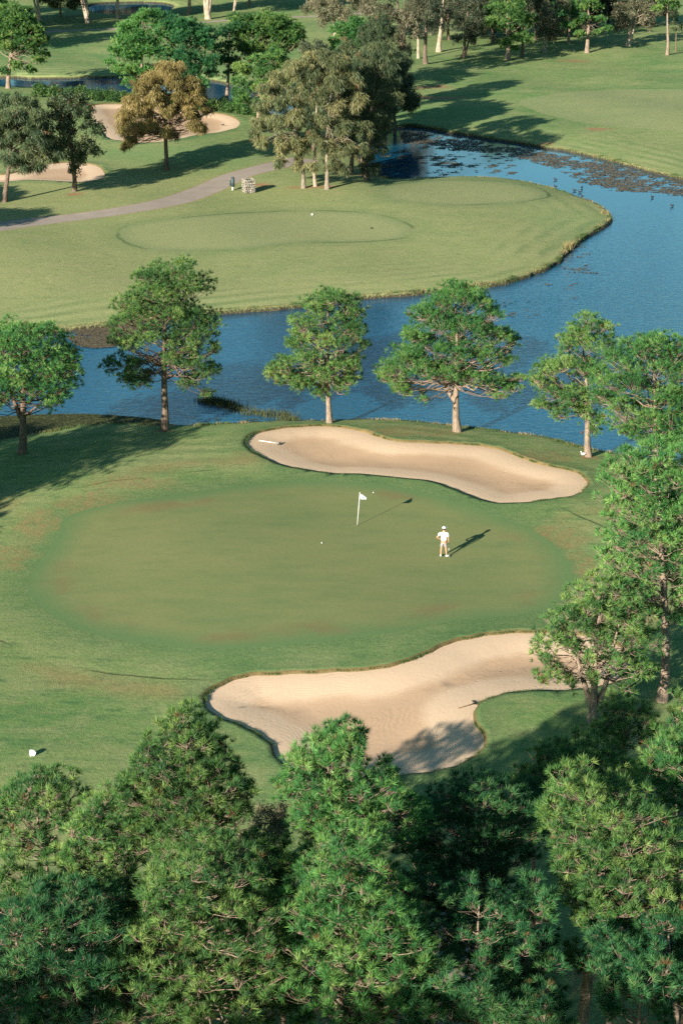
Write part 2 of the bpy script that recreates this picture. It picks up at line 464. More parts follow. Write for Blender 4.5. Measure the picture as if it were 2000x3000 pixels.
def green_mat():
    t = NT('putting_grass')
    big = t.noise(.09, 3, .55, dist=.5); mid = t.noise(.7, 4, .65, vec=t.mapping((.45, 1.1, 1), (0, 0, .2))); fine = t.noise(6, 4, .7); vf = t.noise(22, 2, .7)
    c = t.mix(t.ramp(big, .35, .65), (.146, .184, .072), (.176, .198, .080))
    c = t.mix(t.math('MULTIPLY', t.ramp(mid, .48, .75), .6), c, (.200, .200, .088))
    c = t.mix(t.math('MULTIPLY', t.ramp(mid, .48, .28), .45), c, (.100, .152, .062))
    ge = t.attr('green_edge')
    rim = t.ramp(t.math('ADD', ge, t.math('MULTIPLY', t.math('SUBTRACT', t.noise(.13, 4, .6), .5), 3.0)), -1.9, -.2)
    rim = t.math('MAXIMUM', rim, t.ramp(ge, -.5, 0))
    c = t.mix(t.math('MULTIPLY', rim, 1.0), c, (.106, .176, .068))
    brown = t.math('MULTIPLY', t.ramp(t.math('ABSOLUTE', t.math('ADD', ge, 1.6)), 1.3, .2), t.ramp(t.noise(.22, 3), .48, .62))
    c = t.mix(t.math('MULTIPLY', brown, .55), c, (.175, .130, .062))
    g = t.math('MULTIPLY', t.math('MULTIPLY_ADD', t.ramp(fine, .3, .7), .16, .90), t.math('MULTIPLY_ADD', t.ramp(vf, .25, .75), .2, .9))
    c = t.mixmul(c, g)
    t.bsdf(c, .9, .12, t.bump(t.math('ADD', fine, vf), .18, .03)); return t.m

def sand_mat():
    t = NT('bunker_sand')
    big = t.noise(.25, 3); fine = t.noise(9, 4, .75); vf = t.noise(30, 2, .7)
    se = t.attr('sand_edge')
    c = t.mix(t.ramp(big, .35, .65), (.435, .300, .192), (.470, .330, .215))
    dist_ = t.math('ADD', se, t.math('MULTIPLY', big, 1.6))
    c = t.mix(t.ramp(dist_, -1.9, -1.2), c, (.56, .42, .29))        # paler sand towards the bunker edge
    c = t.mix(t.math('MULTIPLY', t.ramp(fine, .55, .8), .5), c, (.60, .47, .34))
    c = t.mix(t.math('MULTIPLY', t.ramp(fine, .45, .25), .4), c, (.34, .23, .14))
    wv = t.wave(1.1, 14, 2, dscale=.35)
    wv2 = t.wave(5.0, 9, 2, dscale=.14)
    pits = t.noise(2.4, 3, .6)
    arc = t.math('SINE', t.math('ADD', t.math('MULTIPLY', se, 26), t.math('MULTIPLY', t.noise(.7, 2), 30)))
    arcm = t.math('MULTIPLY', t.math('MULTIPLY', arc, .5), t.ramp(t.noise(.30, 2), .48, .60))
    pits = t.math('ADD', pits, t.math('MULTIPLY', arcm, .30))
    vor = t.n.new('ShaderNodeTexVoronoi'); vor.inputs['Scale'].default_value = 1.7; t.link(t.tc.outputs['Object'], vor.inputs['Vector'])
    foot = t.math('MULTIPLY', t.ramp(vor.outputs['Distance'], .22, .08), t.ramp(t.noise(.22, 3), .52, .62))
    pits = t.math('SUBTRACT', pits, t.math('MULTIPLY', foot, 1.2))
    c = t.mixmul(c, t.math('MULTIPLY_ADD', arcm, .10, 1.0))
    c = t.mixmul(c, t.math('MULTIPLY_ADD', t.ramp(wv2, 0, 1), .02, .99))
    h = t.math('ADD', t.math('ADD', t.math('MULTIPLY', wv, .05), t.math('MULTIPLY', wv2, .04)), t.math('ADD', t.math('MULTIPLY', pits, .7), t.math('MULTIPLY', fine, .45)))
    t.bsdf(c, .95, .1, t.bump(h, .28, .05)); return t.m

def path_mat():
    t = NT('path_asphalt')
    n = t.noise(.5, 4); f = t.noise(14, 3, .7)
    c = t.mix(t.ramp(n, .3, .7), (.270, .225, .185), (.320, .272, .228))
    c = t.mixmul(c, t.math('MULTIPLY_ADD', f, .35, .82))
    t.bsdf(c, .9, .2, t.bump(f, .3, .01)); return t.m

def water_mat():
    t = NT('lake_water')
    v1 = t.mapping((.9, 1.7, 1), (0, 0, .35))
    a = t.noise(1.5, 3, .6, vec=v1, dist=.6); b = t.noise(4.5, 2, .6, vec=t.mapping((.8, 1.6, 1), (0, 0, -.3)))
    patch = t.ramp(t.noise(.035, 3), .35, .65)
    h = t.math('ADD', a, t.math('MULTIPLY', b, .22))
    bp = t.n.new('ShaderNodeBump'); bp.inputs['Distance'].default_value = .09
    t.link(h, bp.inputs['Height']); 
    # wind dies out towards the sheltered far arm
    sep = t.n.new('ShaderNodeSeparateXYZ'); t.link(t.tc.outputs['Object'], sep.inputs[0])
    calm = t.ramp(sep.outputs[1], 235, 170)
    t.link(t.math('MULTIPLY', t.math('MULTIPLY_ADD', patch, .35, .45), t.math('MULTIPLY_ADD', calm, .93, .07)), bp.inputs['Strength'])
    c = t.mix(patch, (.004, .056, .112), (.008, .078, .145))
    p = t.bsdf(c, .06, .5, bp.outputs[0]); p.inputs['IOR'].default_value = 1.9
    return t.m

M_tee = grass_mat(True)
M_grass, M_green, M_sand, M_path, M_water = grass_mat(), green_mat(), sand_mat(), path_mat(), water_mat()
for i, nm in enumerate(names):
    if nm == 'ground': o = piece(i, 'ground', M_grass)
    elif nm == 'green_main': o = piece(i, 'putting_green', M_green)
    elif nm.startswith('green_'): o = piece(i, 'tee_lawn', M_tee)
    elif nm.startswith('path_'): o = piece(i, 'path', M_path)
    else: o = piece(i, 'sand_bunker', M_sand)
    tag(o, kind='structure')
lakeV = np.array([(-420, 20, WATER_Z), (420, 20, WATER_Z), (420, 640, WATER_Z), (-420, 640, WATER_Z)])
tag(np_mesh('water', lakeV, np.array([[0, 1, 2, 3]]), M_water), kind='structure')

# ------------------------------------------------------------------ foliage
def leaf_mat(name, dark, mid, light, trans=.32):
    t = NT(name)
    tint = t.attr('tint')
    oi = t.n.new('ShaderNodeObjectInfo')
    c = t.mix(t.ramp(tint, .0, .6), dark, mid)
    c = t.mix(t.ramp(tint, .55, 1.0), c, light)
    c = t.mix(t.ramp(tint, -.3, -.6), c, (.17, .10, .045))
    c = t.mixmul(c, t.math('MULTIPLY_ADD', oi.outputs['Random'], .3, .85))
    p = t.bsdf(c, .55, .35)
    tr = t.n.new('ShaderNodeBsdfTranslucent'); t.link(c, tr.inputs['Color'])
    mx = t.n.new('ShaderNodeMixShader'); mx.inputs[0].default_value = trans
    t.link(p.outputs[0], mx.inputs[1]); t.link(tr.outputs[0], mx.inputs[2])
    t.link(mx.outputs[0], t.out.inputs['Surface'])
    return t.m
def bark_mat(name, a, b, scale=9):
    t = NT(name)
    n = t.noise(scale, 4, .7, vec=t.mapping((1, 1, .3))); n2 = t.noise(1.2, 3)
    c = t.mix(t.ramp(n, .35, .65), a, b)
    c = t.mixmul(c, t.math('MULTIPLY_ADD', n2, .6, .7))
    t.bsdf(c, .9, .15, t.bump(n, .6, .03)); return t.m

L_pine = leaf_mat('pine_needles', (.036, .112, .036), (.096, .218, .050), (.235, .335, .092))
L_pine_b = leaf_mat('bright_pine_needles', (.030, .120, .036), (.082, .228, .052), (.205, .325, .090))
L_pine_d = leaf_mat('deep_shaded_pine_needles', (.016, .085, .034), (.042, .155, .048), (.115, .235, .072))  # deep green; for foreground pines in shadow the shade is in the colour
L_casu = leaf_mat('oak_sprays', (.055, .080, .034), (.118, .128, .052), (.205, .185, .080), .15)
L_gold = leaf_mat('golden_sprays', (.105, .092, .028), (.185, .145, .048), (.270, .210, .085), .2)
L_cdark = leaf_mat('dark_sprays', (.030, .055, .026), (.055, .085, .034), (.110, .120, .050), .15)
L_gum = leaf_mat('gum_leaves', (.060, .070, .038), (.120, .120, .068), (.230, .200, .130), .15)
L_gumd = leaf_mat('dark_gum_leaves', (.030, .048, .028), (.060, .075, .040), (.120, .120, .065), .15)
L_hedge = leaf_mat('hedge_leaves', (.025, .075, .020), (.050, .120, .028), (.110, .170, .045))
L_shrub = leaf_mat('grey_shrub_leaves', (.09, .10, .05), (.17, .165, .09), (.28, .25, .15))
B_pine = bark_mat('pine_bark', (.13, .098, .074), (.29, .225, .170))
B_dark = bark_mat('dark_bark', (.070, .052, .040), (.18, .135, .10))
B_mid = bark_mat('grey_bark', (.12, .10, .078), (.28, .235, .18), 6)
B_pale = bark_mat('pale_bark', (.20, .155, .11), (.42, .35, .27), 4)

def unit(a): return a/np.maximum(np.linalg.norm(a, axis=-1, keepdims=True), 1e-9)
def rvec(n): return unit(rng.normal(size=(n, 3)))

def tubes(paths, sides):
    """paths: list of (P (k,3), radii (k)) -> V, quads"""
    VV, QQ = [], []; o = 0
    ang = np.arange(sides)*2*np.pi/sides
    ca, sa = np.cos(ang), np.sin(ang)
    for P, rad in paths:
        P = np.asarray(P); k = len(P)
        t = unit(np.gradient(P, axis=0))
        ref = np.where(np.abs(t[:, 2:3]) > .9, np.array([[1., 0, 0]]), np.array([[0., 0, 1]]))
        a = unit(np.cross(t, ref)); b = np.cross(t, a)
        V = P[:, None, :]+np.asarray(rad)[:, None, None]*(a[:, None, :]*ca[None, :, None]+b[:, None, :]*sa[None, :, None])
        VV.append(V.reshape(-1, 3))
        i = np.arange(k-1)[:, None]*sides+np.arange(sides)[None, :]
        j = np.arange(k-1)[:, None]*sides+(np.arange(sides)[None, :]+1) % sides
        QQ.append((np.stack([i, j, j+sides, i+sides], -1)).reshape(-1, 4)+o)
        o += k*sides
    return np.vstack(VV), np.vstack(QQ)

def foliage(lobes, kind, tr, nn, nl, nw, dens):
    """lobes (n,4): x y z r. returns V, T, tint, tuft positions + owner"""
    TP, TD, TI, TL = [], [], [], []
    for li, (x, y, z, r) in enumerate(lobes):
        n = max(8, int(dens*(r/tr)**2*rng.uniform(.75, 1.15)))
        if kind == 'pine':
            m = max(4, int(4+r/tr*1.5)); sc_ = rvec(m); sc_[:, 2] = sc_[:, 2]*.75+.22; sc_ = unit(sc_)*rng.uniform(.45, .95, (m, 1))*np.array([1.05, 1.05, .8])
            own = rng.integers(0, m, n); sr_ = r*rng.uniform(.30, .50, m)
            d = rvec(n); d[:, 2] = d[:, 2]*.8+.30; d = unit(d)
            rr = sr_[own]*np.where(rng.random(n) < .8, rng.uniform(.8, 1.2, n), rng.uniform(.2, .8, n))
            p = np.array([x, y, z])+sc_[own]*r+d*rr[:, None]*np.array([1.1, 1.1, .8])
            sub_t = rng.normal(0, .16, m)[own]
            TP.append(p); TD.append(unit(d*.8+sc_[own]*.5+np.array([0, 0, .45])))
        else:
            d = rvec(n); d[:, 2] = d[:, 2]*.95+.12; d = unit(d)
            m = 7; ctr = rvec(m)*rng.uniform(.4, .85, (m, 1)); own = rng.integers(0, m, n)
            p = np.array([x, y, z])+ctr[own]*r+d*(r*.45*rng.uniform(.4, 1.15, n))[:, None]
            sub_t = rng.normal(0, .14, m)[own]
            TP.append(p); TD.append(unit(d+ctr[own]))
        base = rng.uniform(.15, .75)
        TI.append(np.clip(base+sub_t+rng.normal(0, .13, n), 0, 1)); TL.append(np.full(n, li))
    TP, TD, TI, TL = map(np.concatenate, (TP, TD, TI, TL))
    K = len(TP)
    rv = rvec(K*nn).reshape(K, nn, 3)
    if kind == 'pine':
        D = unit(TD[:, None, :]*.95+rv*.85); S = np.broadcast_to(TP[:, None, :], D.shape)+rv*tr*.12
        L = nl*rng.uniform(.7, 1.12, (K, nn, 1)); W = nw
    elif kind == 'droop':
        D = unit(TD[:, None, :]*.25+rv*.55+np.array([0, 0, -.8])); S = TP[:, None, :]+rvec(K*nn).reshape(K, nn, 3)*tr*rng.uniform(.1, .9, (K, nn, 1))
        L = nl*rng.uniform(.6, 1.2, (K, nn, 1)); W = nw
    else:
        D = unit(rv+np.array([0, 0, -.3])); S = TP[:, None, :]+rvec(K*nn).reshape(K, nn, 3)*tr*rng.uniform(.1, 1, (K, nn, 1))
        L = nl*rng.uniform(.6, 1.2, (K, nn, 1)); W = nw
    side = unit(np.cross(D, rvec(K*nn).reshape(K, nn, 3)))*W*.5
    if kind == 'pine':
        a = S-side; b = S+side; c = S+D*L
    else:
        a = S+D*L*.3-side; b = S+D*L*.3+side; c = S+D*L
        a = np.where(rng.random((K, nn, 1)) < .5, S, a)
    V = np.stack([a, b, c], 2).reshape(-1, 3)
    T = np.arange(len(V)).reshape(-1, 3)
    ti = np.clip(TI[:, None]+rng.normal(0, .10, (K, nn)), 0, 1)
    ti[rng.random(K) < (.008 if kind == 'pine' else .01)] = -1
    ti = np.repeat(ti.ravel(), 3)
    return V, T, ti, TP, TL

NTREE = 0
def tree(name, base, blobs, label, cat='tree', group=None, kind='pine', leaf=None, bark=None, tr0=.2, dens=1.0, auto=False, crown_low=None, fork=False, lean=0, part_crown='crown', depth=.85, sparse=1.0, tuft=None, trunks=None, fork_h=.18):
    global NTREE; NTREE += 1
    leaf = leaf or L_pine; bark = bark or B_pine
    bx, by, bz = ground_pt(*base) if not isinstance(base[0], str) else (base[1], base[2], float(hbase(np.array([base[1]]), np.array([base[2]]))[0]))
    if auto:  # blobs given in metres relative to the base: (dx, z, r)
        B = np.array([(bx+a, bz+z, r) for a, z, r in blobs])
    else:
        B = []
        for px, py, r in blobs:
            x, z, dep = at_y(px, py, by)
            B.append((x, z, r*dep/F))
        B = np.array(B)
    dist = math.hypot(by, CAM_H)
    xc = np.average(B[:, 0], weights=B[:, 2]); ztop = (B[:, 1]+B[:, 2]*.6).max(); zlow = (B[:, 1]-B[:, 2]).min()
    lobes = []
    for x, z, r in B:
        m = np.abs(B[:, 1]-z) < 1.6*r+.3
        half = max((np.abs(B[m, 0]-xc)+B[m, 2]*.7).max(), r)
        a = abs(x-xc); ext = math.sqrt(max(half*half-a*a, 0))*depth
        n = 1+int(2*ext/(1.75*r)); n = min(n, 6)
        for k in range(n):
            dy = 0 if n == 1 else -ext+2*ext*k/(n-1)
            dy += rng.uniform(-.3, .3)*r
            lobes.append((x+rng.uniform(-.25, .25)*r*(n > 1), by+dy, z-dy*.20*abs(dy)/(abs(dy)+r)+rng.uniform(-.2, .2)*r*(n > 1), r*rng.uniform(.92, 1.18)))
    lobes = np.array(lobes)
    if by > 200 and kind == 'pine': lobes[:, 3] *= 1.12
    # level of detail by distance
    if kind == 'pine':
        if dist < 90: tr, nn, nl, nw = .195, 26, .24, .021
        elif dist < 150: tr, nn, nl, nw = .235, 19, .26, .031; dens = dens*.86
        else: tr, nn, nl, nw = .36, 14, .40, .095; dens = dens*1.35
    elif kind == 'droop':
        if dist < 90: tr, nn, nl, nw = .34, 22, .55, .05
        else: tr, nn, nl, nw = .42, 26, .62, .085
    else:
        if dist < 90: tr, nn, nl, nw = .30, 20, .18, .08
        else: tr, nn, nl, nw = .45, 16, .36, .19
    if tuft: tr *= tuft; nl *= tuft
    V, T, ti, TP, TL = foliage(lobes, kind, tr, nn, nl, nw, 4.6*dens*sparse)
    root = empty(name, (bx, by, bz)); tag(root, label, cat, group)
    off = np.array([bx, by, bz])
    np_mesh(part_crown, V-off, T, leaf, root, {'tint': ti})
    # trunk and limbs
    H = ztop-bz
    stems = trunks or [(0.0, 1.0)]
    paths = []
    allstem = []
    for si, (dx, hf) in enumerate(stems):
        k = 9; q = np.linspace(0, 1, k)
        topx = xc*.75+(B[np.argmax(B[:, 1]), 0])*.25 if not lean else bx+lean
        if si == 0 or name in ('gum_tree',):
            spread = dx*2.2
            tx = bx+dx*.25*(q > 0)+(topx+spread-bx)*q**1.3+.12*np.sin(q*5+NTREE)*H/12*(q > .05)
            ty = by+.10*np.sin(q*6+NTREE*2)*H/12+dx*.6*q
            tz = bz-.15+(H*.93*hf+.15)*q
            rad = tr0*np.array([1.0-.88*v**1.1 for v in q]); rad[0] *= 1.35
            if si: rad *= .75
        else:
            P0, r0_ = allstem[0]
            fz = bz+fork_h*H; sx = np.interp(fz, P0[:, 2], P0[:, 0]); sy = np.interp(fz, P0[:, 2], P0[:, 1])
            tx = sx+dx*.42*H*hf*q**.8*(1-.25*q)+.05*np.sin(q*7); ty = sy+.08*H*dx*q*(-1)**si; tz = fz+(H*.9*hf-fork_h*H)*q
            rad = np.interp(fz, P0[:, 2], r0_)*.8*(1-.85*q)
        P = np.stack([tx, ty, tz], 1)
        paths.append((np.vstack([P, P[-1]+[0, 0, .05]]), np.append(rad, .003)))
        allstem.append((P, rad))
    cl = zlow if crown_low is None else crown_low
    for li, (x, y, z, r) in enumerate(lobes):
        P, rad = allstem[rng.integers(len(allstem))]
        i0 = rng.uniform(.35, .75)
        hd = math.hypot(x-np.interp(z, P[:, 2], P[:, 0]), y-by)
        za = z-hd*i0-.3*r; lowest = max(bz+.30*H, cl-.3)
        if za < lowest: za = lowest+rng.uniform(0, .22)*H
        za = min(za, P[-1, 2]-.2)
        sx, sy, sr = (np.interp(za, P[:, 2], P[:, 0]), np.interp(za, P[:, 2], P[:, 1]), np.interp(za, P[:, 2], rad))
        e = np.array([x, y, z-.25*r]); s0 = np.array([sx, sy, za])
        mid = s0*.45+e*.55+np.array([rng.uniform(-.12, .12), rng.uniform(-.12, .12), -.10])*hd
        t = np.linspace(0, 1, 6)[:, None]
        C = (1-t)**2*s0+2*t*(1-t)*mid+t*t*e
        C[1:-1] += rng.normal(0, .035*hd, (4, 3))
        b0 = min(sr*.42, .016+.010*hd)*rng.uniform(.8, 1.2)
        paths.append((C, np.linspace(b0, max(.010, b0*.3), 6)))
        if dist < 170:
            idx = np.nonzero(TL == li)[0]
            nt = min(len(idx), 26 if dist < 90 else 12)
            for q in rng.choice(idx, nt, replace=False):
                s = C[-1] if rng.random() < .5 else C[-2]
                m = (s+TP[q])/2+np.array([0, 0, -.1*r])+rng.normal(0, .06*r, 3)
                w0 = .013 if dist < 90 else .018
                paths.append((np.array([s, m, TP[q]]), np.array([w0, w0*.75, w0*.5])))
    big = [p for p in paths if p[1][0] > .05]; small = [p for p in paths if p[1][0] <= .05]
    V1, Q1 = tubes(big, 8 if dist < 150 else 6)
    if small:
        V2_, Q2 = tubes(small, 3); Q2 = Q2+len(V1); V1 = np.vstack([V1, V2_]); Q1 = np.vstack([Q1, Q2])
    np_mesh('trunk', V1-off, Q1, bark, root, smooth=True)
    return root

OUT_TREES = [(-28, 106, 10, 6), (-31, 104.5, 10, 6), (-33.5, 101, 10, 6), (-37, 98, 10.5, 7), (-38.5, 92, 10, 7), (-34, 94, 8, 5), (-43, 97, 11, 7), (-28.5, 112, 7.5, 5), (-31, 108, 9, 5), (-36, 88, 9, 6), (-45, 90, 12, 8), (-40, 104, 11, 7), (-52, 180, 12, 8), (-58, 190, 13, 9), (-30.8, 36.8, 13.5, 6.5), (-25.4, 36.9, 13.5, 6.5), (-19.6, 35.7, 13.5, 6.5), (-16.5, 37.4, 13.5, 6.5), (5.4, 35.8, 13.5, 6.5), (10.4, 37.5, 13.5, 6.5), (15.1, 37.2, 13.5, 6.5), (-29.5, 29.6, 14.5, 6.5), (-24.2, 30.9, 14.5, 6.5), (-20.6, 29.6, 14.5, 6.5), (-13.9, 30.6, 14.5, 6.5), (-9.3, 31.5, 14.5, 6.5), (-4.4, 31.6, 14.5, 6.5), (-0.3, 31.3, 14.5, 6.5), (4.8, 31.7, 14.5, 6.5), (11.1, 29.7, 14.5, 6.5), (13.9, 30.0, 14.5, 6.5), (-28.6, 24.5, 16, 6.5), (-24.6, 24.2, 16, 6.5), (-20.0, 24.4, 16, 6.5), (-15.4, 24.8, 16, 6.5), (-9.7, 25.6, 16, 6.5), (-4.5, 25.6, 16, 6.5), (1.1, 25.8, 16, 6.5), (5.5, 23.9, 16, 6.5), (11.1, 25.7, 16, 6.5), (16.2, 24.8, 16, 6.5), (-72, 392, 17, 11), (-80, 386, 17, 11), (-88, 396, 18, 11), (-66, 372, 14, 11), (-76, 376, 16, 11), (-86, 372, 17, 11), (-70, 405, 17, 11), (-64, 352, 12, 11), (-72, 358, 15, 11)]

# ---- the row of pines along the near shore
GL = 'pines along the near shore of the lake'
tree('pine_tree', (50,1042), [(30,790,36),(80,778,34),(125,795,32),(160,812,24),(0,790,40),(165,845,24),(120,840,36),(60,840,42),(0,850,42),(150,882,28),(90,890,36),(30,895,32),(130,918,20),(-40,830,48),(-50,900,35),(45,764,20),(105,760,18),(-10,930,18)],
     'dark rounded pine with forked trunk at the left edge, by the weed bed', 'pine tree', GL, tr0=.28, leaf=L_pine_b, trunks=[(0,1),(-.5,.8)], fork_h=.25, bark=B_dark)  # trunk stands in shadow; the dark bark carries that shade
tree('pine_tree', (378,988), [(375,630,36),(420,622,30),(335,632,22),(450,652,30),(400,665,36),(345,670,30),(292,695,25),(305,725,26),(268,745,22),(345,715,32),(400,720,36),(450,735,32),(490,735,20),(470,770,26),(420,780,28),(350,770,30),(300,790,20),(272,775,20),(262,835,22),(305,838,18),(332,872,20),(292,865,18),(400,820,20),(445,825,26),(492,800,16),(480,850,20),(440,875,18),(475,905,12)],
     'tallest shore pine, round top and ragged lower branches, left of the lakeside bunker', 'pine tree', GL, tr0=.26, bark=B_dark)  # shadow on this trunk is put into the dark bark colour
tree('pine_tree', (757,972), [(760,688,27),(722,695,24),(800,700,24),(823,718,18),(740,730,32),(790,740,34),(693,748,24),(684,782,24),(730,780,32),(780,785,36),(822,765,20),(835,790,14),(700,820,25),(652,840,24),(625,855,18),(660,870,22),(700,873,24),(740,855,26),(790,840,26),(808,868,20),(780,888,16),(735,898,16),(815,830,16)],
     'slim shore pine with a low left branch, behind the middle of the lakeside bunker', 'pine tree', GL, tr0=.20, leaf=L_pine)
tree('pine_tree', (1050,992), [(1070,678,32),(1012,690,30),(1040,664,22),(1100,690,28),(1130,722,25),(972,722,24),(1003,742,30),(1060,740,36),(1110,760,30),(1150,768,22),(1180,782,15),(950,772,24),(987,792,30),(1050,800,30),(1110,808,28),(1158,820,16),(930,815,28),(900,850,26),(880,868,14),(960,840,28),(1020,848,26),(1075,860,24),(925,893,20),(968,908,10),(1125,868,22),(1170,885,20),(1192,868,10),(1140,903,14),(905,880,16)],
     'wide shore pine with a big low limb forking left from its trunk', 'pine tree', GL, tr0=.26, leaf=L_pine_b, trunks=[(0,1),(-.75,.62)], fork_h=.20)
tree('pine_tree', (1350,1048), [(1350,740,24),(1385,750,22),(1322,762,22),(1300,790,20),(1345,785,28),(1390,790,25),(1410,810,18),(1290,835,28),(1252,850,24),(1232,870,18),(1330,840,28),(1368,850,25),(1260,895,28),(1242,925,18),(1300,905,30),(1280,945,22),(1330,940,22),(1350,905,25),(1360,990,16),(1365,960,18)],
     'narrow olive shore pine with a white bird at its foot', 'pine tree', GL, tr0=.22)
tree('pine_tree', (1500,1120), [(1500,790,30),(1460,800,28),(1540,800,30),(1420,830,30),(1490,840,38),(1550,850,36),(1388,870,26),(1440,880,36),(1510,900,38),(1560,920,36),(1372,905,20),(1410,930,32),(1460,950,34),(1520,960,36),(1570,980,32),(1422,978,24),(1470,1000,28),(1530,1010,28),(1590,850,46),(1600,930,40)],
     'broad bright green pine at the right edge overlapping the lake', 'pine tree', GL, tr0=.26, leaf=L_pine_b)
# ---- right-hand pines beside the green
tree('pine_tree', (1520,1612), [(1560,1030,34),(1503,1042,30),(1455,1062,28),(1415,1082,24),(1470,1100,32),(1530,1090,34),(1420,1120,28),(1402,1155,20),(1450,1160,32),(1500,1160,32),(1550,1160,32),(1412,1200,26),(1460,1220,32),(1520,1230,30),(1565,1240,28),(1402,1240,22),(1390,1280,20),(1430,1290,27),(1480,1290,24),(1420,1330,22),(1470,1340,20),(1550,1300,24),(1560,1370,20),(1600,1100,44),(1600,1200,40),(1595,1320,28),(1542,1420,15),(1500,1400,13)],
     'very tall pine with a long straight trunk at the right edge beyond the front bunker', 'pine tree', 'pines on the right of the green', tr0=.24, leaf=L_pine_b)
tree('pine_tree', (1357,1657), [(1370,1348,25),(1410,1345,22),(1340,1375,24),(1440,1375,25),(1380,1395,30),(1302,1405,22),(1332,1420,24),(1430,1420,30),(1480,1410,22),(1262,1440,20),(1292,1460,22),(1370,1450,26),(1240,1470,19),(1450,1465,28),(1488,1460,20),(1330,1490,20),(1240,1510,18),(1400,1500,24),(1460,1520,24),(1265,1540,18),(1300,1558,14),(1240,1558,13),(1440,1560,18),(1490,1540,16),(1350,1540,12)],
     'spreading many-stemmed pine overhanging the right end of the front bunker', 'pine tree', 'pines on the right of the green', tr0=.21, trunks=[(0,1),(-.6,.75),(.6,.8)], depth=.75, fork_h=.08)
tree('pine_tree', (1640,1520), [(1560,1130,30),(1600,1100,40),(1570,1180,32),(1540,1200,26),(1600,1220,40),(1550,1270,28),(1580,1300,32),(1545,1340,22),(1520,1300,20),(1600,1380,30),(1560,1400,20)],
     'pine half outside the right edge behind the very tall straight-trunked pine', 'pine tree', 'pines on the right of the green', tr0=.22)
tree('pine_tree', (1545,2080), [(1530,1700,24),(1560,1690,24),(1510,1730,20),(1550,1750,26),(1580,1730,26),(1500,1770,18)],
     'bright small pine between the low olive pine and the right edge', 'pine tree', 'pines on the right of the green', tr0=.16, leaf=L_pine_b)
# ---- foreground pines
GF = 'pines in the foreground'
tree('pine_tree', (450,2400), [(432,1636,20),(402,1652,20),(462,1656,18),(380,1690,24),(430,1690,30),(480,1692,20),(342,1722,22),(390,1740,30),(450,1745,32),(510,1742,20),(320,1770,22),(370,1790,30),(430,1800,34),(490,1790,30),(540,1780,18),(302,1810,22),(350,1840,30),(410,1850,34),(480,1850,32),(540,1830,24),(580,1812,14),(560,1860,20),(330,1880,26),(390,1900,30),(450,1910,30),(520,1900,24),(282,1800,12),(500,1950,20),(360,1940,22),(430,1960,24)],
     'conical pine whose tip touches the left end of the front bunker', 'pine tree', GF, tr0=.22)
tree('pine_tree', (140,2330), [(120,1798,24),(80,1800,20),(160,1803,20),(185,1828,12),(30,1822,18),(8,1842,18),(130,1835,22),(80,1850,20),(40,1880,18),(10,1905,18),(150,1878,14),(100,1900,16),(60,1940,15),(20,1960,16),(110,1955,13),(-20,1880,24)],
     'thin-topped pine with bare sunlit branches at the left edge of the lawn', 'pine tree', GF, tr0=.17, sparse=.8)
tree('pine_tree', (310,2420), [(240,1842,22),(203,1862,20),(280,1852,22),(310,1880,22),(180,1892,20),(230,1890,24),(290,1920,26),(190,1930,24),(240,1950,24),(168,1962,18),(330,1930,22),(310,1970,22),(260,1990,22),(200,1990,20),(158,2000,18),(340,2010,16),(290,2030,18),(220,2040,18),(130,1965,16)],
     'open mid-green pine between the thin-topped pine and the conical pine', 'pine tree', GF, tr0=.17, sparse=.9)
tree('pine_tree', (770,2430), [(790,1686,20),(762,1692,18),(820,1700,16),(722,1712,20),(690,1732,20),(760,1730,26),(810,1740,22),(672,1765,18),(710,1770,24),(760,1780,28),(830,1790,22),(880,1772,16),(900,1792,13),(662,1810,20),(720,1820,28),(790,1830,30),(850,1830,24),(900,1820,20),(690,1860,22),(750,1870,30),(820,1880,30),(880,1870,24),(940,1852,18),(973,1862,12),(930,1890,20),(710,1910,24),(780,1920,26),(850,1920,22),(960,1900,14)],
     'leafy pine reaching over the bottom edge of the front bunker', 'pine tree', GF, tr0=.22, leaf=L_pine_b)
tree('pine_tree', (470,2650), [(460,1970,26),(510,1972,24),(560,1978,24),(600,1992,22),(420,1992,22),(382,2012,24),(342,2042,24),(450,2020,32),(520,2030,34),(590,2040,30),(390,2070,32),(450,2090,34),(520,2100,36),(590,2110,32),(628,2082,20),(332,2100,24),(302,2140,20),(350,2160,30),(420,2170,36),(490,2180,38),(560,2180,34),(618,2170,24),(290,2202,22),(330,2230,30),(400,2250,36),(480,2260,38),(560,2260,34),(628,2240,24),(300,2290,26),(370,2310,32),(450,2330,36),(540,2330,34),(610,2320,28),(280,2340,22),(262,2150,22),(262,2250,24),(640,2130,24),(650,2200,26),(250,2310,22)],
     'largest foreground pine, full and bushy, left of centre at the bottom', 'pine tree', GF, tr0=.26)
tree('pine_tree', (810,2660), [(780,1946,24),(830,1942,24),(868,1962,20),(740,1970,22),(703,2002,22),(790,2000,32),(850,2010,28),(720,2050,30),(780,2060,34),(850,2070,30),(898,2040,20),(690,2100,24),(740,2120,32),(810,2130,34),(880,2120,26),(938,2110,20),(700,2170,28),(770,2190,34),(840,2200,34),(910,2180,26),(958,2190,24),(988,2180,13),(690,2240,30),(760,2260,34),(840,2270,34),(910,2250,30),(968,2260,20),(700,2320,32),(790,2330,36),(870,2330,32),(940,2320,22),(668,2060,22),(662,2150,24),(925,2080,22),(960,2140,22),(985,2240,22),(1000,2300,20)],
     'tall bushy pine at the bottom centre with star-like needle tufts', 'pine tree', GF, tr0=.25, leaf=L_pine_b)
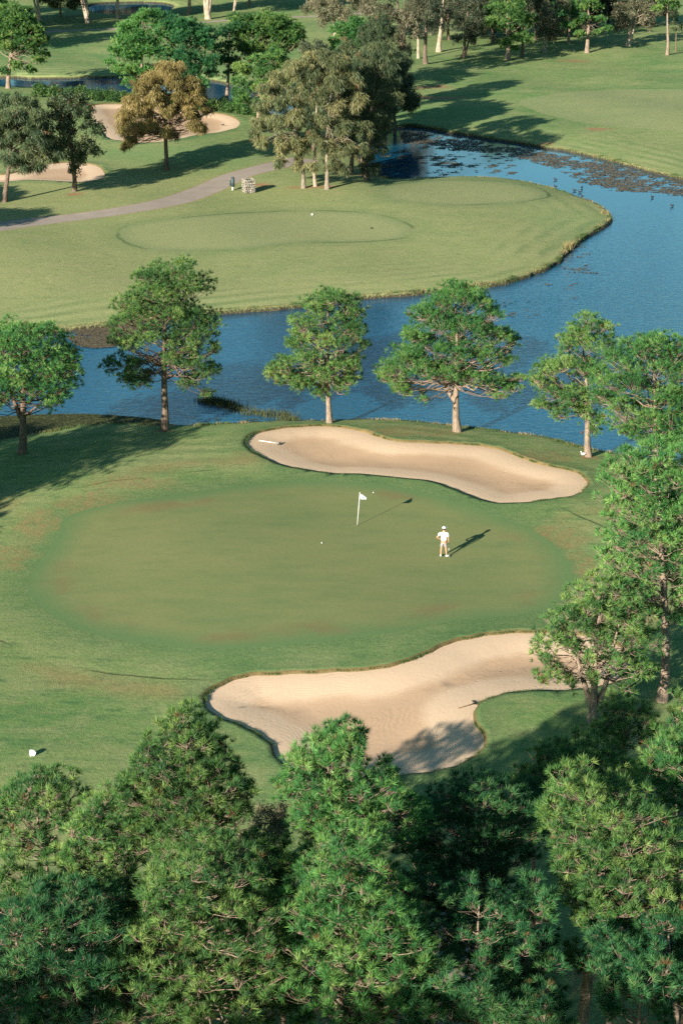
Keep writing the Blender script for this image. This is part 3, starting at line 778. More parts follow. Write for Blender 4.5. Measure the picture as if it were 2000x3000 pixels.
tree('pine_tree', (180,2680), [(60,2090,30),(110,2080,26),(170,2076,30),(230,2090,30),(20,2120,26),(80,2140,34),(150,2140,36),(220,2150,36),(270,2130,20),(40,2190,32),(110,2210,38),(190,2220,38),(258,2220,24),(30,2270,34),(100,2290,38),(180,2300,38),(250,2300,30),(0,2340,36),(80,2350,36),(160,2350,36),(240,2350,30),(-40,2200,40)],
     'dark shaded pine filling the bottom left corner', 'pine tree', GF, tr0=.24, leaf=L_pine_d)
tree('pine_tree', (1325,2480), [(1300,1802,26),(1350,1802,26),(1270,1842,20),(1320,1850,30),(1380,1842,30),(1440,1832,26),(1490,1842,22),(1260,1880,18),(1300,1900,28),(1360,1910,34),(1430,1900,34),(1490,1900,30),(1540,1900,26),(1290,1960,24),(1350,1970,32),(1420,1970,34),(1490,1970,32),(1550,1970,30),(1300,2020,20),(1350,2030,28),(1420,2040,30),(1490,2030,30),(1550,2040,26),(1310,2068,18),(1370,2090,22),(1440,2090,20),(1500,2095,20),(1245,1862,10),(1325,2200,24),(1300,2190,14)],
     'tall yellow-green pine with a thick bare trunk near the bottom right corner', 'pine tree', GF, tr0=.25)
tree('pine_tree', (1552,2500), [(1560,2160,20),(1532,2250,17),(1560,2280,20),(1500,2280,14),(1470,2252,11),(1420,2205,10),(1600,2150,36),(1600,2050,36),(1620,1950,36),(1600,2250,30),(1440,2280,9)],
     'pale-trunked pine at the right edge with bare crooked lower branches', 'pine tree', GF, tr0=.27, lean=.6, crown_low=2.0)
tree('pine_tree', (1575,2330), [(1500,1742,26),(1540,1732,26),(1562,1762,30),(1480,1770,22),(1520,1790,30),(1570,1810,30),(1605,1740,36),(1472,1800,15),(1600,1840,36),(1530,1840,24)],
     'bright green pine crown cut by the right edge above the yellow-green pine', 'pine tree', GF, tr0=.22, leaf=L_pine_b)
tree('pine_tree', (1120,2330), [(1100,1812,26),(1050,1822,24),(1010,1832,20),(1150,1822,26),(1200,1842,22),(1030,1870,28),(1090,1870,32),(1150,1880,30),(1210,1890,24),(990,1900,20),(1060,1930,30),(1120,1940,32),(1180,1940,26),(1090,1990,30),(1150,2000,28),(1030,1980,22),(1210,1960,20)],
     'dark shaded pine behind the gap between the centre and right foreground pines', 'pine tree', GF, tr0=.22, leaf=L_pine_d)
tree('pine_tree', (1070,2600), [(1020,2060,20),(1080,2050,22),(1140,2070,20),(1130,2120,22),(1190,2110,18),(1060,2120,20),(1000,2120,18),(1100,2170,20),(1160,2180,18),(1040,2190,18),(1210,2170,14),(1090,2240,14),(1130,2300,10),(1030,2280,12),(1060,2330,12)],
     'sparse shaded pine low in the dark gap right of the bottom centre pine', 'pine tree', GF, tr0=.18, leaf=L_pine_d, sparse=.7)
tree('pine_tree', (1300,2010), [(1230,1770,22),(1200,1790,18),(1260,1742,20),(1300,1732,22),(1340,1722,22),(1380,1732,20),(1420,1742,20),(1440,1770,18),(1280,1780,24),(1330,1780,24),(1390,1780,22),(1220,1820,20),(1270,1820,22),(1330,1825,22),(1180,1800,10),(1400,1820,18)],
     'low spreading olive pine on the shaded slope right of the front bunker', 'pine tree', GF, tr0=.18)
tree('pine_tree', (1430,1860), [(1420,1622,20),(1450,1627,18),(1390,1642,20),(1480,1642,18),(1430,1660,24),(1380,1680,20),(1470,1680,22),(1420,1700,20),(1500,1670,14)],
     'small rounded pine between the tall trunk and the low olive pine', 'pine tree', GF, tr0=.16)
tree('pine_tree', (1570,1860), [(1562,1612,18),(1547,1642,16),(1560,1670,20),(1545,1700,16),(1590,1640,26),(1590,1700,24)],
     'young pine clipped by the right edge, right of the small rounded pine', 'pine tree', GF, tr0=.15)
tree('pine_tree', (40,2500), [(40,2030,22),(90,2020,20),(20,2060,24),(70,2070,26),(120,2050,18),(150,2032,16),(10,2000,14),(120,2090,20),(-20,2040,22)],
     'pine with sunlit twiggy crown at the left edge above the dark corner pine', 'pine tree', GF, tr0=.16, sparse=.8)
tree('shrub', (608,2080), [(600,1870,18),(630,1890,18),(590,1910,20),(630,1930,18),(560,1930,15),(648,1862,11),(650,1905,14)],
     'pale olive shrub between the conical pine and the pine over the bunker edge', 'shrub', None, kind='leaf', leaf=L_shrub, tr0=.08, part_crown='foliage')
GS = 'pines filling the gaps of the foreground'
for k, (base, cx, cy, w_, h_, n, lab) in enumerate((((1180,2560), 1190,2160,75,110,15,'shaded pine left of the thick bare trunk near the bottom right'),
        ((980,2680), 990,2290,70,80,12,'shaded pine at the bottom, just right of the star-tufted centre pine'),
        ((640,2600), 650,2180,45,130,20,'mid-green narrow pine between the two big bushy foreground pines'),
        ((1240,2700), 1230,2330,80,50,11,'low shaded pine at the bottom edge left of the thick bare trunk'),
        ((1450,2680), 1460,2260,80,60,12,'shaded pine at the bottom right between the two bare trunks'),
        ((620,2330), 605,1985,70,55,15,'mid-green pine top behind the largest foreground pine'),
        ((300,2560), 310,2130,60,90,16,'mid-green pine behind the left side of the largest foreground pine'),
        ((980,2250), 960,1930,50,70,9,'dark pine right behind the pine over the bunker edge'),
        ((1110,2700), 1110,2320,60,60,11,'shaded pine low in the dark gap near the bottom edge'),
        ((1100,2480), 1080,2130,60,60,11,'shaded pine in the middle of the dark gap right of the centre pine'),
        ((1560,2560), 1540,2180,60,80,12,'shaded pine behind the pale trunk at the right edge'),
        ((1400,2560), 1400,2160,50,50,10,'shaded pine under the crown of the yellow-green pine'),
        ((900,2560), 950,2080,40,80,10,'shaded pine tight against the right side of the star-tufted centre pine'),
        ((1000,2420), 1000,2010,60,60,11,'shaded pine below the dark pine in the gap'),
        ((1230,2200), 1215,1860,50,60,10,'dark pine top left of the yellow-green pine'))):
    bl = [(cx+rng.uniform(-1, 1)*w_, cy+rng.uniform(-1, 1)*h_, rng.uniform(20, 32)) for _ in range(n)]
    tree('pine_tree', base, bl, lab, 'pine tree', GS, leaf=(L_pine if cx < 700 else L_pine_d), tr0=.17)  # right-hand fillers take dark needles, their shade put into the colour
# ---- far left
tree('pine_tree', (20,203), [(30,40,22),(60,50,20),(10,60,20),(80,70,17),(35,80,24),(98,95,13),(70,105,20),(103,125,10),(20,110,17),(50,22,17),(20,20,17),(88,140,9),(40,150,11),(70,163,9),(10,165,11),(-20,80,28)],
     'tall pine with a bare straight trunk by the pond at the top left edge', 'pine tree', None, tr0=.36)
tree('oak_tree', (10,464), [(40,225,17),(70,230,15),(10,230,17),(90,260,15),(50,260,20),(10,270,20),(80,300,20),(40,310,20),(0,320,20),(108,320,15),(75,345,20),(30,360,18),(108,360,15),(138,350,12),(90,380,11),(60,380,13),(-20,290,24)],
     'feathery dark tree at the left edge in front of the small shaded bunker', 'tree', None, kind='droop', leaf=L_cdark, bark=B_dark, tr0=.30, sparse=.9)
tree('oak_tree', (171,440), [(160,222,17),(188,227,13),(127,237,15),(132,260,19),(175,255,18),(205,247,10),(110,290,17),(150,290,22),(200,282,15),(223,300,15),(100,320,13),(150,330,20),(200,330,18),(130,350,15),(180,360,16),(220,345,11),(170,385,12),(115,345,11)],
     'small dark tree standing beside the shaded bunker, left of the golden tree', 'tree', None, kind='leaf', leaf=L_cdark, bark=B_dark, tr0=.28)
tree('oak_tree', (382,390), [(380,160,19),(410,155,15),(350,180,19),(400,190,22),(440,185,15),(455,202,13),(330,200,17),(360,220,22),(420,220,22),(458,225,13),(302,230,15),(290,260,17),(330,250,20),(390,250,18),(440,255,18),(475,250,9),(282,290,13),(320,290,17),(450,285,13),(300,315,13),(350,285,15),(390,300,13),(463,290,8),(290,330,7)],
     'golden brown tree in front of the far bunker', 'tree', None, kind='droop', leaf=L_gold, bark=B_dark, tr0=.30)
GP = 'pines beyond the pond'
tree('pine_tree', (330,262), [(330,42,21),(360,37,19),(300,62,19),(282,92,17),(320,90,23),(360,70,21),(270,120,15),(257,145,10),(300,130,19),(340,120,21),(310,160,15),(282,160,13),(300,190,14),(340,170,18)],
     'bright rounded pine behind the golden tree, left one of the joined pair', 'pine tree', GP, tr0=.36, leaf=L_pine_b)
tree('pine_tree', (430,268), [(430,62,21),(402,57,19),(460,77,19),(380,80,21),(420,95,24),(470,100,17),(488,112,13),(380,120,21),(430,130,24),(478,140,17),(390,150,19),(440,165,21),(488,170,13),(410,185,15),(460,195,15)],
     'dense deep green pine behind the golden tree, right one of the joined pair', 'pine tree', GP, tr0=.36, leaf=L_pine_d)
tree('pine_tree', (605,236), [(600,47,21),(570,52,17),(640,52,19),(668,67,17),(688,87,12),(560,77,19),(610,80,23),(650,85,21),(560,110,19),(600,120,21),(640,115,17),(680,100,11),(540,42,13)],
     'flat-topped bright pine with brown cones in the top centre left', 'pine tree', GP, tr0=.36, leaf=L_pine)
tree('pine_tree', (520,240), [(520,80,17),(515,110,15),(535,140,17),(510,140,14),(530,170,15),(545,60,13)],
     'dark narrow pine left of the flat-topped bright pine', 'pine tree', GP, tr0=.32, leaf=L_pine_d)
tree('pine_tree', (590,305), [(590,140,17),(630,130,17),(560,160,17),(610,165,21),(650,150,15),(550,195,19),(600,200,21),(640,190,17),(560,230,17),(600,240,17),(545,215,12)],
     'mid-green pine left of the big weeping grove', 'pine tree', GP, tr0=.34, leaf=L_pine)
# ---- the weeping grove at the path end
GG = 'weeping trees of the grove at the head of the lake'
tree('oak_tree', (697,432), [(640,180,21),(612,200,17),(670,160,21),(602,240,19),(640,230,24),(690,210,24),(592,280,15),(630,280,22),(680,270,22),(602,320,13),(650,330,20),(582,300,11),(640,368,11),(690,330,18),(690,370,15),(710,130,19)],
     'left weeping tree of the grove, olive gold with white inner branches', 'tree', GG, kind='droop', leaf=L_casu, bark=B_mid, tr0=.24)
tree('oak_tree', (751,434), [(740,130,21),(780,140,21),(720,170,22),(770,180,24),(810,180,18),(730,220,22),(780,240,24),(820,230,20),(740,280,22),(790,290,22),(830,290,18),(750,330,20),(800,340,18),(838,340,14),(760,370,16),(720,310,15),(720,380,10),(790,385,10)],
     'tallest front weeping tree in the middle of the grove', 'tree', GG, kind='droop', leaf=L_casu, bark=B_mid, tr0=.26)
tree('oak_tree', (843,414), [(840,130,21),(870,140,19),(888,160,15),(850,180,22),(893,190,13),(870,220,20),(898,230,11),(860,260,22),(888,280,13),(870,310,18),(850,350,16),(878,340,13),(860,382,11),(830,380,9)],
     'dark weeping tree at the right end of the grove beside the water', 'tree', GG, kind='droop', leaf=L_cdark, bark=B_dark, tr0=.32)
tree('gum_tree', (724,428), [(700,112,17),(735,108,16),(720,150,14),(745,150,13),(700,180,12)],
     'slim white-trunked tree inside the grove', 'tree', GG, kind='leaf', leaf=L_gumd, bark=B_pale, tr0=.20)
tree('pine_tree', (815,215), [(790,72,19),(820,62,17),(850,77,15),(772,92,13),(810,95,20),(850,100,15),(868,120,10),(780,115,15),(900,137,15),(880,112,12),(905,165,14),(900,200,12)],
     'vivid green pine showing behind the top of the grove', 'pine tree', GP, tr0=.34, leaf=L_pine_b)
for base, lab, h in (((805,396), 'weeping tree behind the middle of the grove, mostly hidden', 14.0), ((832,376), 'weeping tree behind the right side of the grove, mostly hidden', 15.0),  # hidden trees added to widen the grove's shadow on the opposite bank
                     ((790,335), 'weeping tree at the back of the grove, mostly hidden', 13.0), ((852,322), 'weeping tree between the grove and the opposite bank, mostly hidden', 12.5), ((872,296), 'dark tree added on the bank behind the grove for its shadow', 10.5), ((720,345), 'weeping tree at the back left of the grove, mostly hidden', 13.0), ((884,262), 'tall dark tree added on the far bank for its shadow, by the vivid pine', 14.5), ((905,300), 'dark tree added at the very head of the lake for its shadow', 12.0)):
    bl = [(rng.uniform(-2.6, 2.6), rng.uniform(.3, .92)*h, rng.uniform(1.0, 1.4)) for _ in range(18)]
    tree('oak_tree', base, bl, lab, 'tree', GG, kind='droop', leaf=L_cdark, bark=B_dark, tr0=.28, auto=True)
# ---- top row
GT = 'trees along the top edge of the photo'
tree('gum_tree', (770,95), [(722,8,20),(762,15,22),(742,42,14),(792,30,18),(702,22,11),(822,8,20),(750,-30,30),(800,-25,30)],
     'pale grey gum with bare white twigs at the top centre', 'gum tree', GT, kind='leaf', leaf=L_gum, bark=B_pale, tr0=.45)
tree('gum_tree', (930,182), [(850,20,22),(890,25,22),(930,40,22),(870,60,19),(910,80,21),(950,70,17),(880,100,15),(930,110,15),(900,130,10),(960,30,22),(840,-20,28),(900,-30,28),(960,-20,28)],
     'big grey gum with a dark forked trunk above the right end of the grove', 'gum tree', GT, kind='leaf', leaf=L_gum, bark=B_dark, tr0=.5, trunks=[(0,1),(.6,.9)])
tree('gum_tree', (977,147), [(980,18,24),(998,48,17),(965,78,12),(975,-35,30)],
     'dark-trunked tree just right of the big grey gum', 'tree', GT, kind='leaf', leaf=L_gumd, bark=B_dark, tr0=.42)
tree('paperbark_tree', (1007,119), [(1020,-12,28),(1006,18,17),(1032,28,16)],
     'white flaky-barked tree standing sunlit among the dark trunks', 'tree', GT, kind='leaf', leaf=L_gumd, bark=B_pale, tr0=.5)
tree('gum_tree', (960,134), [(955,20,20),(945,-20,24),(965,50,10)],
     'slim pale trunk between the big grey gum and the dark-trunked tree', 'tree', GT, kind='leaf', leaf=L_gumd, bark=B_pale, tr0=.28)
tree('gum_tree', (1062,135), [(1060,50,21),(1090,40,21),(1080,80,18),(1050,90,12),(1110,68,16),(1070,0,28),(1112,0,26)],
     'shaded bushy tree with thin dark stems right of the white flaky-barked tree', 'tree', GT, kind='leaf', leaf=L_gumd, bark=B_dark, tr0=.32, trunks=[(0,1),(.7,.8)])
tree('pine_tree', (1165,137), [(1140,20,25),(1180,20,25),(1200,50,19),(1160,60,19),(1130,50,15),(1190,85,15),(1210,90,10),(1160,100,11),(1180,112,8),(1150,-30,32),(1200,-20,28)],
     'large green pine drooping low in the shaded wood edge', 'pine tree', GT, tr0=.42)
tree('gum_tree', (1198,131), [(1225,8,22),(1215,-30,28),(1235,40,12)],
     'thin shaded tree right of the drooping green pine', 'tree', GT, kind='leaf', leaf=L_gumd, bark=B_dark, tr0=.3)
tree('gum_tree', (1250,122), [(1250,60,17),(1272,50,17),(1235,75,13),(1290,70,12),(1270,85,11),(1250,20,23),(1290,10,23)],
     'small grey gum with a slanting pale trunk in the shade', 'gum tree', GT, kind='leaf', leaf=L_gum, bark=B_pale, tr0=.3, sparse=.8)
tree('pine_tree', (1305,100), [(1310,30,17),(1300,58,13),(1322,72,11),(1300,5,20),(1320,-15,20)],
     'dark bushy pine left of the layered tree', 'pine tree', GT, tr0=.3, leaf=L_pine_d)
tree('pine_tree', (1347,121), [(1350,8,14),(1332,20,10),(1372,20,10),(1338,45,10),(1378,45,9),(1325,50,7),(1392,68,9),(1370,75,7),(1328,80,8),(1312,60,8),(1350,-25,18)],
     'layered conifer with a straight brown trunk on the sunny slope', 'conifer', GT, tr0=.42, leaf=L_pine)
tree('gum_tree', (1442,104), [(1420,20,16),(1450,15,16),(1480,20,15),(1430,45,15),(1470,45,13),(1490,58,10),(1500,30,11),(1420,60,8),(1450,-15,20)],
     'white-limbed gum with an open grey crown near the top right', 'gum tree', GT, kind='leaf', leaf=L_gum, bark=B_pale, tr0=.40, sparse=.8, trunks=[(0,1),(.7,.9)])
tree('pine_tree', (1531,126), [(1530,0,16),(1512,20,9),(1550,15,11),(1502,-10,14),(1545,-25,18)],
     'slender pine with a long thin trunk at the top right', 'pine tree', GT, tr0=.3, leaf=L_pine)
tree('gum_tree', (1551,118), [(1552,45,9),(1560,60,8),(1545,65,7),(1555,30,8)],
     'small thin tree by the right edge beyond the slender pine', 'tree', GT, kind='leaf', leaf=L_cdark, bark=B_dark, tr0=.14)
tree('gum_tree', (1620,90), [(1600,20,20),(1640,10,20),(1620,40,18),(1590,50,10)],
     'tree mostly outside the top right corner', 'tree', GT, kind='leaf', leaf=L_gumd, bark=B_dark, tr0=.4)
for base, lab, h in (((1030,92), 'shaded wood tree behind the white flaky-barked tree', 13), ((1092,84), 'shaded wood tree behind the bushy thin-stemmed tree', 13), ((1130,98), 'shaded wood tree left of the drooping green pine', 13),
                     ((1188,88), 'shaded wood tree behind the drooping green pine', 14), ((1228,92), 'shaded wood tree behind the slanting grey gum', 13), ((1280,84), 'shaded wood tree right of the slanting grey gum', 12),
                     ((1330,66), 'shaded wood tree behind the layered conifer', 11), ((990,80), 'shaded wood tree behind the dark-trunked tree', 14), ((1395,60), 'low shaded tree between the layered conifer and the white-limbed gum', 9), ((1500,60), 'low shaded tree right of the white-limbed gum', 8)):
    bl = [(rng.uniform(-3.4, 3.4), rng.uniform(.18, .95)*h, rng.uniform(1.1, 1.8)) for _ in range(17)]
    tree('gum_tree', base, bl, lab, 'tree', 'shaded trees of the wood edge', kind='leaf', leaf=L_gumd, bark=B_dark, tr0=.3, auto=True)
for base, lab, rr, stems in (((92,60), 'white gum trunk at the top left, nearest the tall pond pine', .42, [(0,1),(-.6,.9)]),
                  ((202,53), 'forked white gum trunk in front of the left end of the small blue pool', .40, [(0,1),(.6,.9),(-.6,.9)]),
                  ((270,43), 'leaning shaded gum trunk in front of the middle of the small blue pool', .38, [(0,1)]),
                  ((478,44), 'thick white gum trunk splitting into several stems right of the pool', .62, [(0,1),(.8,.9),(-.8,.9)]),
                  ((537,31), 'thin white gum trunk right of the thick splitting one', .25, [(0,1),(.4,.9)])):
    S = .0
    x0 = base[0]
    bl = [(x0+rng.uniform(-60, 60), base[1]-130+rng.uniform(-40, 45), rng.uniform(18, 26)) for _ in range(13)]
    tree('gum_tree', base, bl, lab, 'gum tree', 'white gums round the small pool', kind='leaf', leaf=L_gum, bark=B_pale, tr0=rr, trunks=stems)
for base, lab, rr in (((433,33), 'straight brown pine trunk between the pool and the thick white gum', .42),
                      ((571,16), 'distant straight pine trunk at the top edge right of the gums', .36)):
    x0 = base[0]
    bl = [(x0+rng.uniform(-45, 45), base[1]-140+rng.uniform(-40, 40), rng.uniform(18, 26)) for _ in range(12)]
    tree('pine_tree', base, bl, lab, 'pine tree', GT, tr0=rr)
for k, (px, lab) in enumerate(((180,'first'),(255,'second'),(330,'third'),(405,'fourth'),(60,'fifth'),(620,'sixth'))):  # unseen row added so the pool mirrors dark crowns instead of sky
    x, y = at_z(px, 3, 0)
    bl = [(rng.uniform(-6, 6), rng.uniform(1.5, 15), rng.uniform(1.6, 2.6)) for _ in range(26)]
    tree('gum_tree', ('w', x, y+22+rng.uniform(-4, 4)), bl, lab+' gum from the left in the unseen row added behind the small pool', 'gum tree', 'unseen gums added beyond the pool', kind='leaf', leaf=L_gumd, bark=B_pale, tr0=.35, auto=True)
# drooping twigs showing at the top edge
tree('gum_tree', (140,40), [(125,4,10),(165,6,10),(180,-5,12),(100,-8,14),(140,-20,20)],
     'low hanging olive foliage at the top edge left of the pool', 'tree', GT, kind='droop', leaf=L_casu, bark=B_dark, tr0=.25)

# hedge behind the far bunker
def hedge():
    c = drape(spline([(88,222),(150,226),(220,230),(290,235),(360,240),(430,246),(500,254),(560,262),(600,268)], False, 8))
    lob = []
    for i, (x, y) in enumerate(c):
        if i % 1 == 0:
            z = float(hbase(np.array([x]), np.array([y]))[0])
            for k in range(2): lob.append((x+rng.uniform(-.6, .6), y+rng.uniform(-.8, .8), z+rng.uniform(.5, 1.1), rng.uniform(.7, 1.0)))
    lob = np.array(lob)
    V, T, ti, _, _ = foliage(lob, 'leaf', .35, 10, .4, .2, 5.0)
    root = empty('hedge', (c[30][0], c[30][1], 0)); tag(root, 'long low leafy green hedge between the pond and the far bunker', 'hedge')
    off = np.array([c[30][0], c[30][1], 0])
    np_mesh('foliage', V-off, T, L_hedge, root, {'tint': ti})
hedge()

# trees just outside the frame whose shadows fall into it
def auto_tree(x, y, h, wdt, lab, leaf=None):
    bl = []
    for _ in range(int(16)):
        z = rng.uniform(.42, .93)*h
        hw = wdt/2*math.sin(min(1, (1.03-z/h)/.5)*math.pi/2)
        bl.append((rng.uniform(-hw, hw), z, rng.uniform(.8, 1.2)*wdt/8))
    tree('pine_tree', ('w', x, y), bl, lab, 'pine tree', 'pines outside the frame', tr0=.25, auto=True, leaf=leaf)
for (x, y, h, wd) in OUT_TREES:
    lab = 'pine beyond the left edge shading the lawn beside the weed bed' if y > 80 else 'pine below the bottom edge shading the foreground trees'
    auto_tree(x, y, h, wd, lab if y < 150 else 'pine beyond the left edge shading the far slope')

# ------------------------------------------------------------------ small things
M_white = simple('white_paint', (.80, .80, .78), .5, .4, .03)
M_flag = simple('flag_cloth', (.72, .76, .82), .8, .2, .05, 14)
M_blue = simple('flag_print', (.30, .40, .58), .8, .2, .05)
M_black = simple('black_plastic', (.012, .012, .014), .5, .4)
M_hole = simple('hole_dark', (.01, .01, .01), .9, .1)
M_wood = simple('brown_wood', (.12, .075, .045), .8, .2, .3, 20)
M_drift = simple('driftwood', (.030, .026, .024), .9, .1, .4, 12)
M_dgrey = simple('dark_green_plastic', (.035, .060, .062), .6, .4, .2)
M_lgrey = simple('pale_post', (.42, .45, .40), .8, .2, .15)
M_stone = simple('bin_stone', (.22, .20, .17), .9, .2, .6, 4, .4)
M_mortar = simple('bin_mortar', (.13, .12, .10), .95, .1)
M_skin = simple('skin', (.42, .22, .14), .6, .3, .06)
M_shirt = simple('white_shirt', (.80, .79, .78), .85, .2, .03)
M_shorts = simple('grey_shorts', (.26, .24, .24), .85, .2, .06)
M_hair = simple('brown_hair', (.05, .032, .02), .8, .2)
M_sock = simple('shoe_leather', (.72, .70, .67), .6, .3, .05)
M_steel = simple('steel', (.45, .45, .46), .3, .5, .05, metal=.9)
M_duck = simple('dark_feathers', (.022, .022, .026), .7, .3, .3, 20)
M_bill = simple('bird_bill', (.20, .18, .15), .6, .3)
M_wbird = simple('white_feathers', (.70, .70, .68), .8, .2, .1, 20)
M_cloth = simple('grey_pad', (.45, .44, .42), .9, .1, .2)

def cyl(bm, a, b, r1, r2=None, seg=10):
    a, b = Vector(a), Vector(b); r2 = r1 if r2 is None else r2
    q = (b-a).to_track_quat('Z', 'Y').to_matrix().to_4x4()
    m = Matrix.Translation((a+b)/2) @ q
    bmesh.ops.create_cone(bm, cap_ends=True, segments=seg, radius1=max(r1, 1e-4), radius2=max(r2, 1e-4), depth=(b-a).length, matrix=m)
def ball(bm, c, r, s=(1,1,1), seg=12):
    bmesh.ops.create_uvsphere(bm, u_segments=seg, v_segments=max(6, seg*2//3), radius=r, matrix=Matrix.Translation(c) @ Matrix.Diagonal((*s, 1)))
def box(bm, c, s, rz=0, bev=0):
    r = bmesh.ops.create_cube(bm, size=1, matrix=Matrix.Translation(c) @ Matrix.Rotation(rz, 4, 'Z') @ Matrix.Diagonal((*s, 1)))
    if bev:
        es = list({e for v in r['verts'] for e in v.link_edges})
        bmesh.ops.bevel(bm, geom=es, offset=bev, segments=2, affect='EDGES')

def skin_mesh(name, verts, edges_, mat, parent, root=0, sub=2):
    """verts: (x, y, z, r)"""
    me = bpy.data.meshes.new(name); me.from_pydata([v[:3] for v in verts], edges_, [])
    o = bpy.data.objects.new(name+'_tmp', me); COL.objects.link(o)
    m = o.modifiers.new('s', 'SKIN'); m.use_smooth_shade = True; m.branch_smoothing = .6
    s = o.modifiers.new('d', 'SUBSURF'); s.levels = sub; s.render_levels = sub
    for i, v in enumerate(verts):
        r = v[3]; o.data.skin_vertices[0].data[i].radius = (r if not isinstance(r, tuple) else r[0], r if not isinstance(r, tuple) else r[1])
        o.data.skin_vertices[0].data[i].use_root = (i == root)
    dg = bpy.context.evaluated_depsgraph_get(); dg.update()
    me2 = bpy.data.meshes.new_from_object(o.evaluated_get(dg))
    bpy.data.objects.remove(o)
    me2.name = name; me2.materials.clear(); me2.materials.append(mat)
    for p in me2.polygons: p.use_smooth = True
    q = bpy.data.objects.new(name, me2); COL.objects.link(q)
    if parent: q.parent = parent
    return q

def gz(x, y):
    """height of the modelled ground near a point"""
    i = np.argmin((X-x)**2+(Y-y)**2); return float(Z[i])

# ---- golf flag
x, y, _ = ground_pt(820, 1207); z = gz(x, y)
r = tag(empty('golf_flag', (x, y, z)), 'white flagstick with a small white pennant standing in the hole on the green', 'golf flag')
bm = bmesh.new(); cyl(bm, (0, 0, -.05), (.15, 0, 2.03), .016, .013, 10); ball(bm, (.15, 0, 2.04), .02); bm_obj('pole', bm, M_white, r)
bm = bmesh.new()
n = 12; rows = []
for i in range(n+1):
    t = i/n; wv = .05*math.sin(t*5.5)
    top = (.148+.40*t, wv, 2.01-.26*t); bot = (.125+.42*t, wv+.02*t, 1.62-.02*t-.02*math.sin(t*6))
    rows.append([bm.verts.new(tuple(top[q]+(bot[q]-top[q])*k/5 for q in range(3))) for k in range(6)])
for i in range(n):
    for k in range(5): bm.faces.new((rows[i][k], rows[i+1][k], rows[i+1][k+1], rows[i][k+1]))
bmesh.ops.solidify(bm, geom=bm.faces[:], thickness=.004)
fl = bm_obj('flag_cloth', bm, M_flag, r)
bm = bmesh.new(); bmesh.ops.create_circle(bm, cap_ends=True, segments=14, radius=.07, matrix=Matrix.Translation((.30, -.012, 1.77)) @ Matrix.Rotation(math.pi/2, 4, 'X'))
bmesh.ops.solidify(bm, geom=bm.faces[:], thickness=.006)
o = bm_obj('printed_mark', bm, M_blue, fl); o['label'] = 'faded blue mark on the white pennant'
bm = bmesh.new(); bmesh.ops.create_circle(bm, cap_ends=True, segments=20, radius=.054, matrix=Matrix.Translation((0, 0, .012))); bm_obj('hole', bm, M_hole, r)

# ---- golf balls
bm = bmesh.new(); ball(bm, (0, 0, .03), .034, seg=14)
b0 = bm_obj('golf_ball', bm, M_white)
for k, (px, py, lab) in enumerate(((857,1132,'white golf ball on the green beyond the flagstick, near the bunker'), (739,1248,'white golf ball on the green, short and left of the flagstick'))):
    o = b0 if k == 0 else b0.copy()
    if k: COL.objects.link(o)
    x, y, _ = ground_pt(px, py); o.location = (x, y, gz(x, y)); tag(o, lab, 'golf ball', 'golf balls on the green')

# ---- golfer (seen from behind, weight on the left leg, hand on hip)
x, y, _ = ground_pt(1018, 1279); z = gz(x, y)+.005
g = tag(empty('person', (x, y, z), R(-12)), 'golfer in white cap and shirt and grey shorts, standing on the green, hand on hip', 'person')
hip, chest = (0, 0, .96), (0, 0, 1.36)
bv = [(0,0,.95,(.165,.12)), (0,0,1.10,(.15,.11)), (0,.01,1.28,(.18,.12)), (0,.01,1.42,(.17,.11)), (0,.02,1.52,(.062,.065)), (0,.03,1.60,(.070,.080)), (0,.03,1.69,(.082,.098)), (0,.02,1.765,(.050,.060)),
      (-.09,0,.88,.095), (-.13,.01,.52,.062), (-.14,0,.40,.058), (-.155,-.02,.10,.040), (-.16,.10,.035,.035),
      (.09,0,.88,.095), (.12,.03,.52,.062), (.14,.01,.40,.058), (.17,-.01,.10,.040), (.25,.10,.035,.035),
      (-.19,.01,1.40,.060), (-.33,-.05,1.20,.047), (-.40,-.06,1.14,.042), (-.29,.0,1.06,.032), (-.215,.03,1.03,.026),
      (.19,.01,1.40,.060), (.24,0,1.20,.047), (.26,0,1.12,.042), (.265,.05,.93,.032), (.265,.08,.86,.027)]
be = [(0,1),(1,2),(2,3),(3,4),(4,5),(5,6),(6,7),(0,8),(8,9),(9,10),(10,11),(11,12),(0,13),(13,14),(14,15),(15,16),(16,17),(3,18),(18,19),(19,20),(20,21),(21,22),(3,23),(23,24),(24,25),(25,26),(26,27)]
for sgn, wr, D in ((-1, 22, (.055, .05, -.015)), (1, 27, (.005, .02, -.05))):
    base = bv[wr]
    for f in range(5):
        a = len(bv); sp_ = (f-2)*.016
        d = Vector(D)*(1.1-.12*abs(f-1.6))
        if f == 4: d = Vector((D[0]*.3-.02*sgn, D[1]*.6+.03, D[2]*.5+.01))
        p1 = (base[0]+d.x*.7, base[1]+d.y*.7+sp_, base[2]+d.z*.7+(sp_*.6 if sgn < 0 else 0), .0095)
        p2 = (p1[0]+d.x*.55, p1[1]+d.y*.3+.004, p1[2]+d.z*.5-.006, .0085)
        bv += [p1, p2]; be += [(wr, a), (a, a+1)]
skin_mesh('body', bv, be, M_skin, g)
skin_mesh('shirt', [(0,0,.93,(.195,.145)), (0,0,1.10,(.185,.135)), (0,.01,1.28,(.205,.145)), (0,.01,1.42,(.185,.13)), (0,.02,1.49,(.085,.08)), (-.20,.01,1.40,.085), (-.31,-.035,1.24,.072), (.20,.01,1.40,.085), (.245,0,1.20,.072)],
          [(0,1),(1,2),(2,3),(3,4),(3,5),(5,6),(3,7),(7,8)], M_shirt, g)
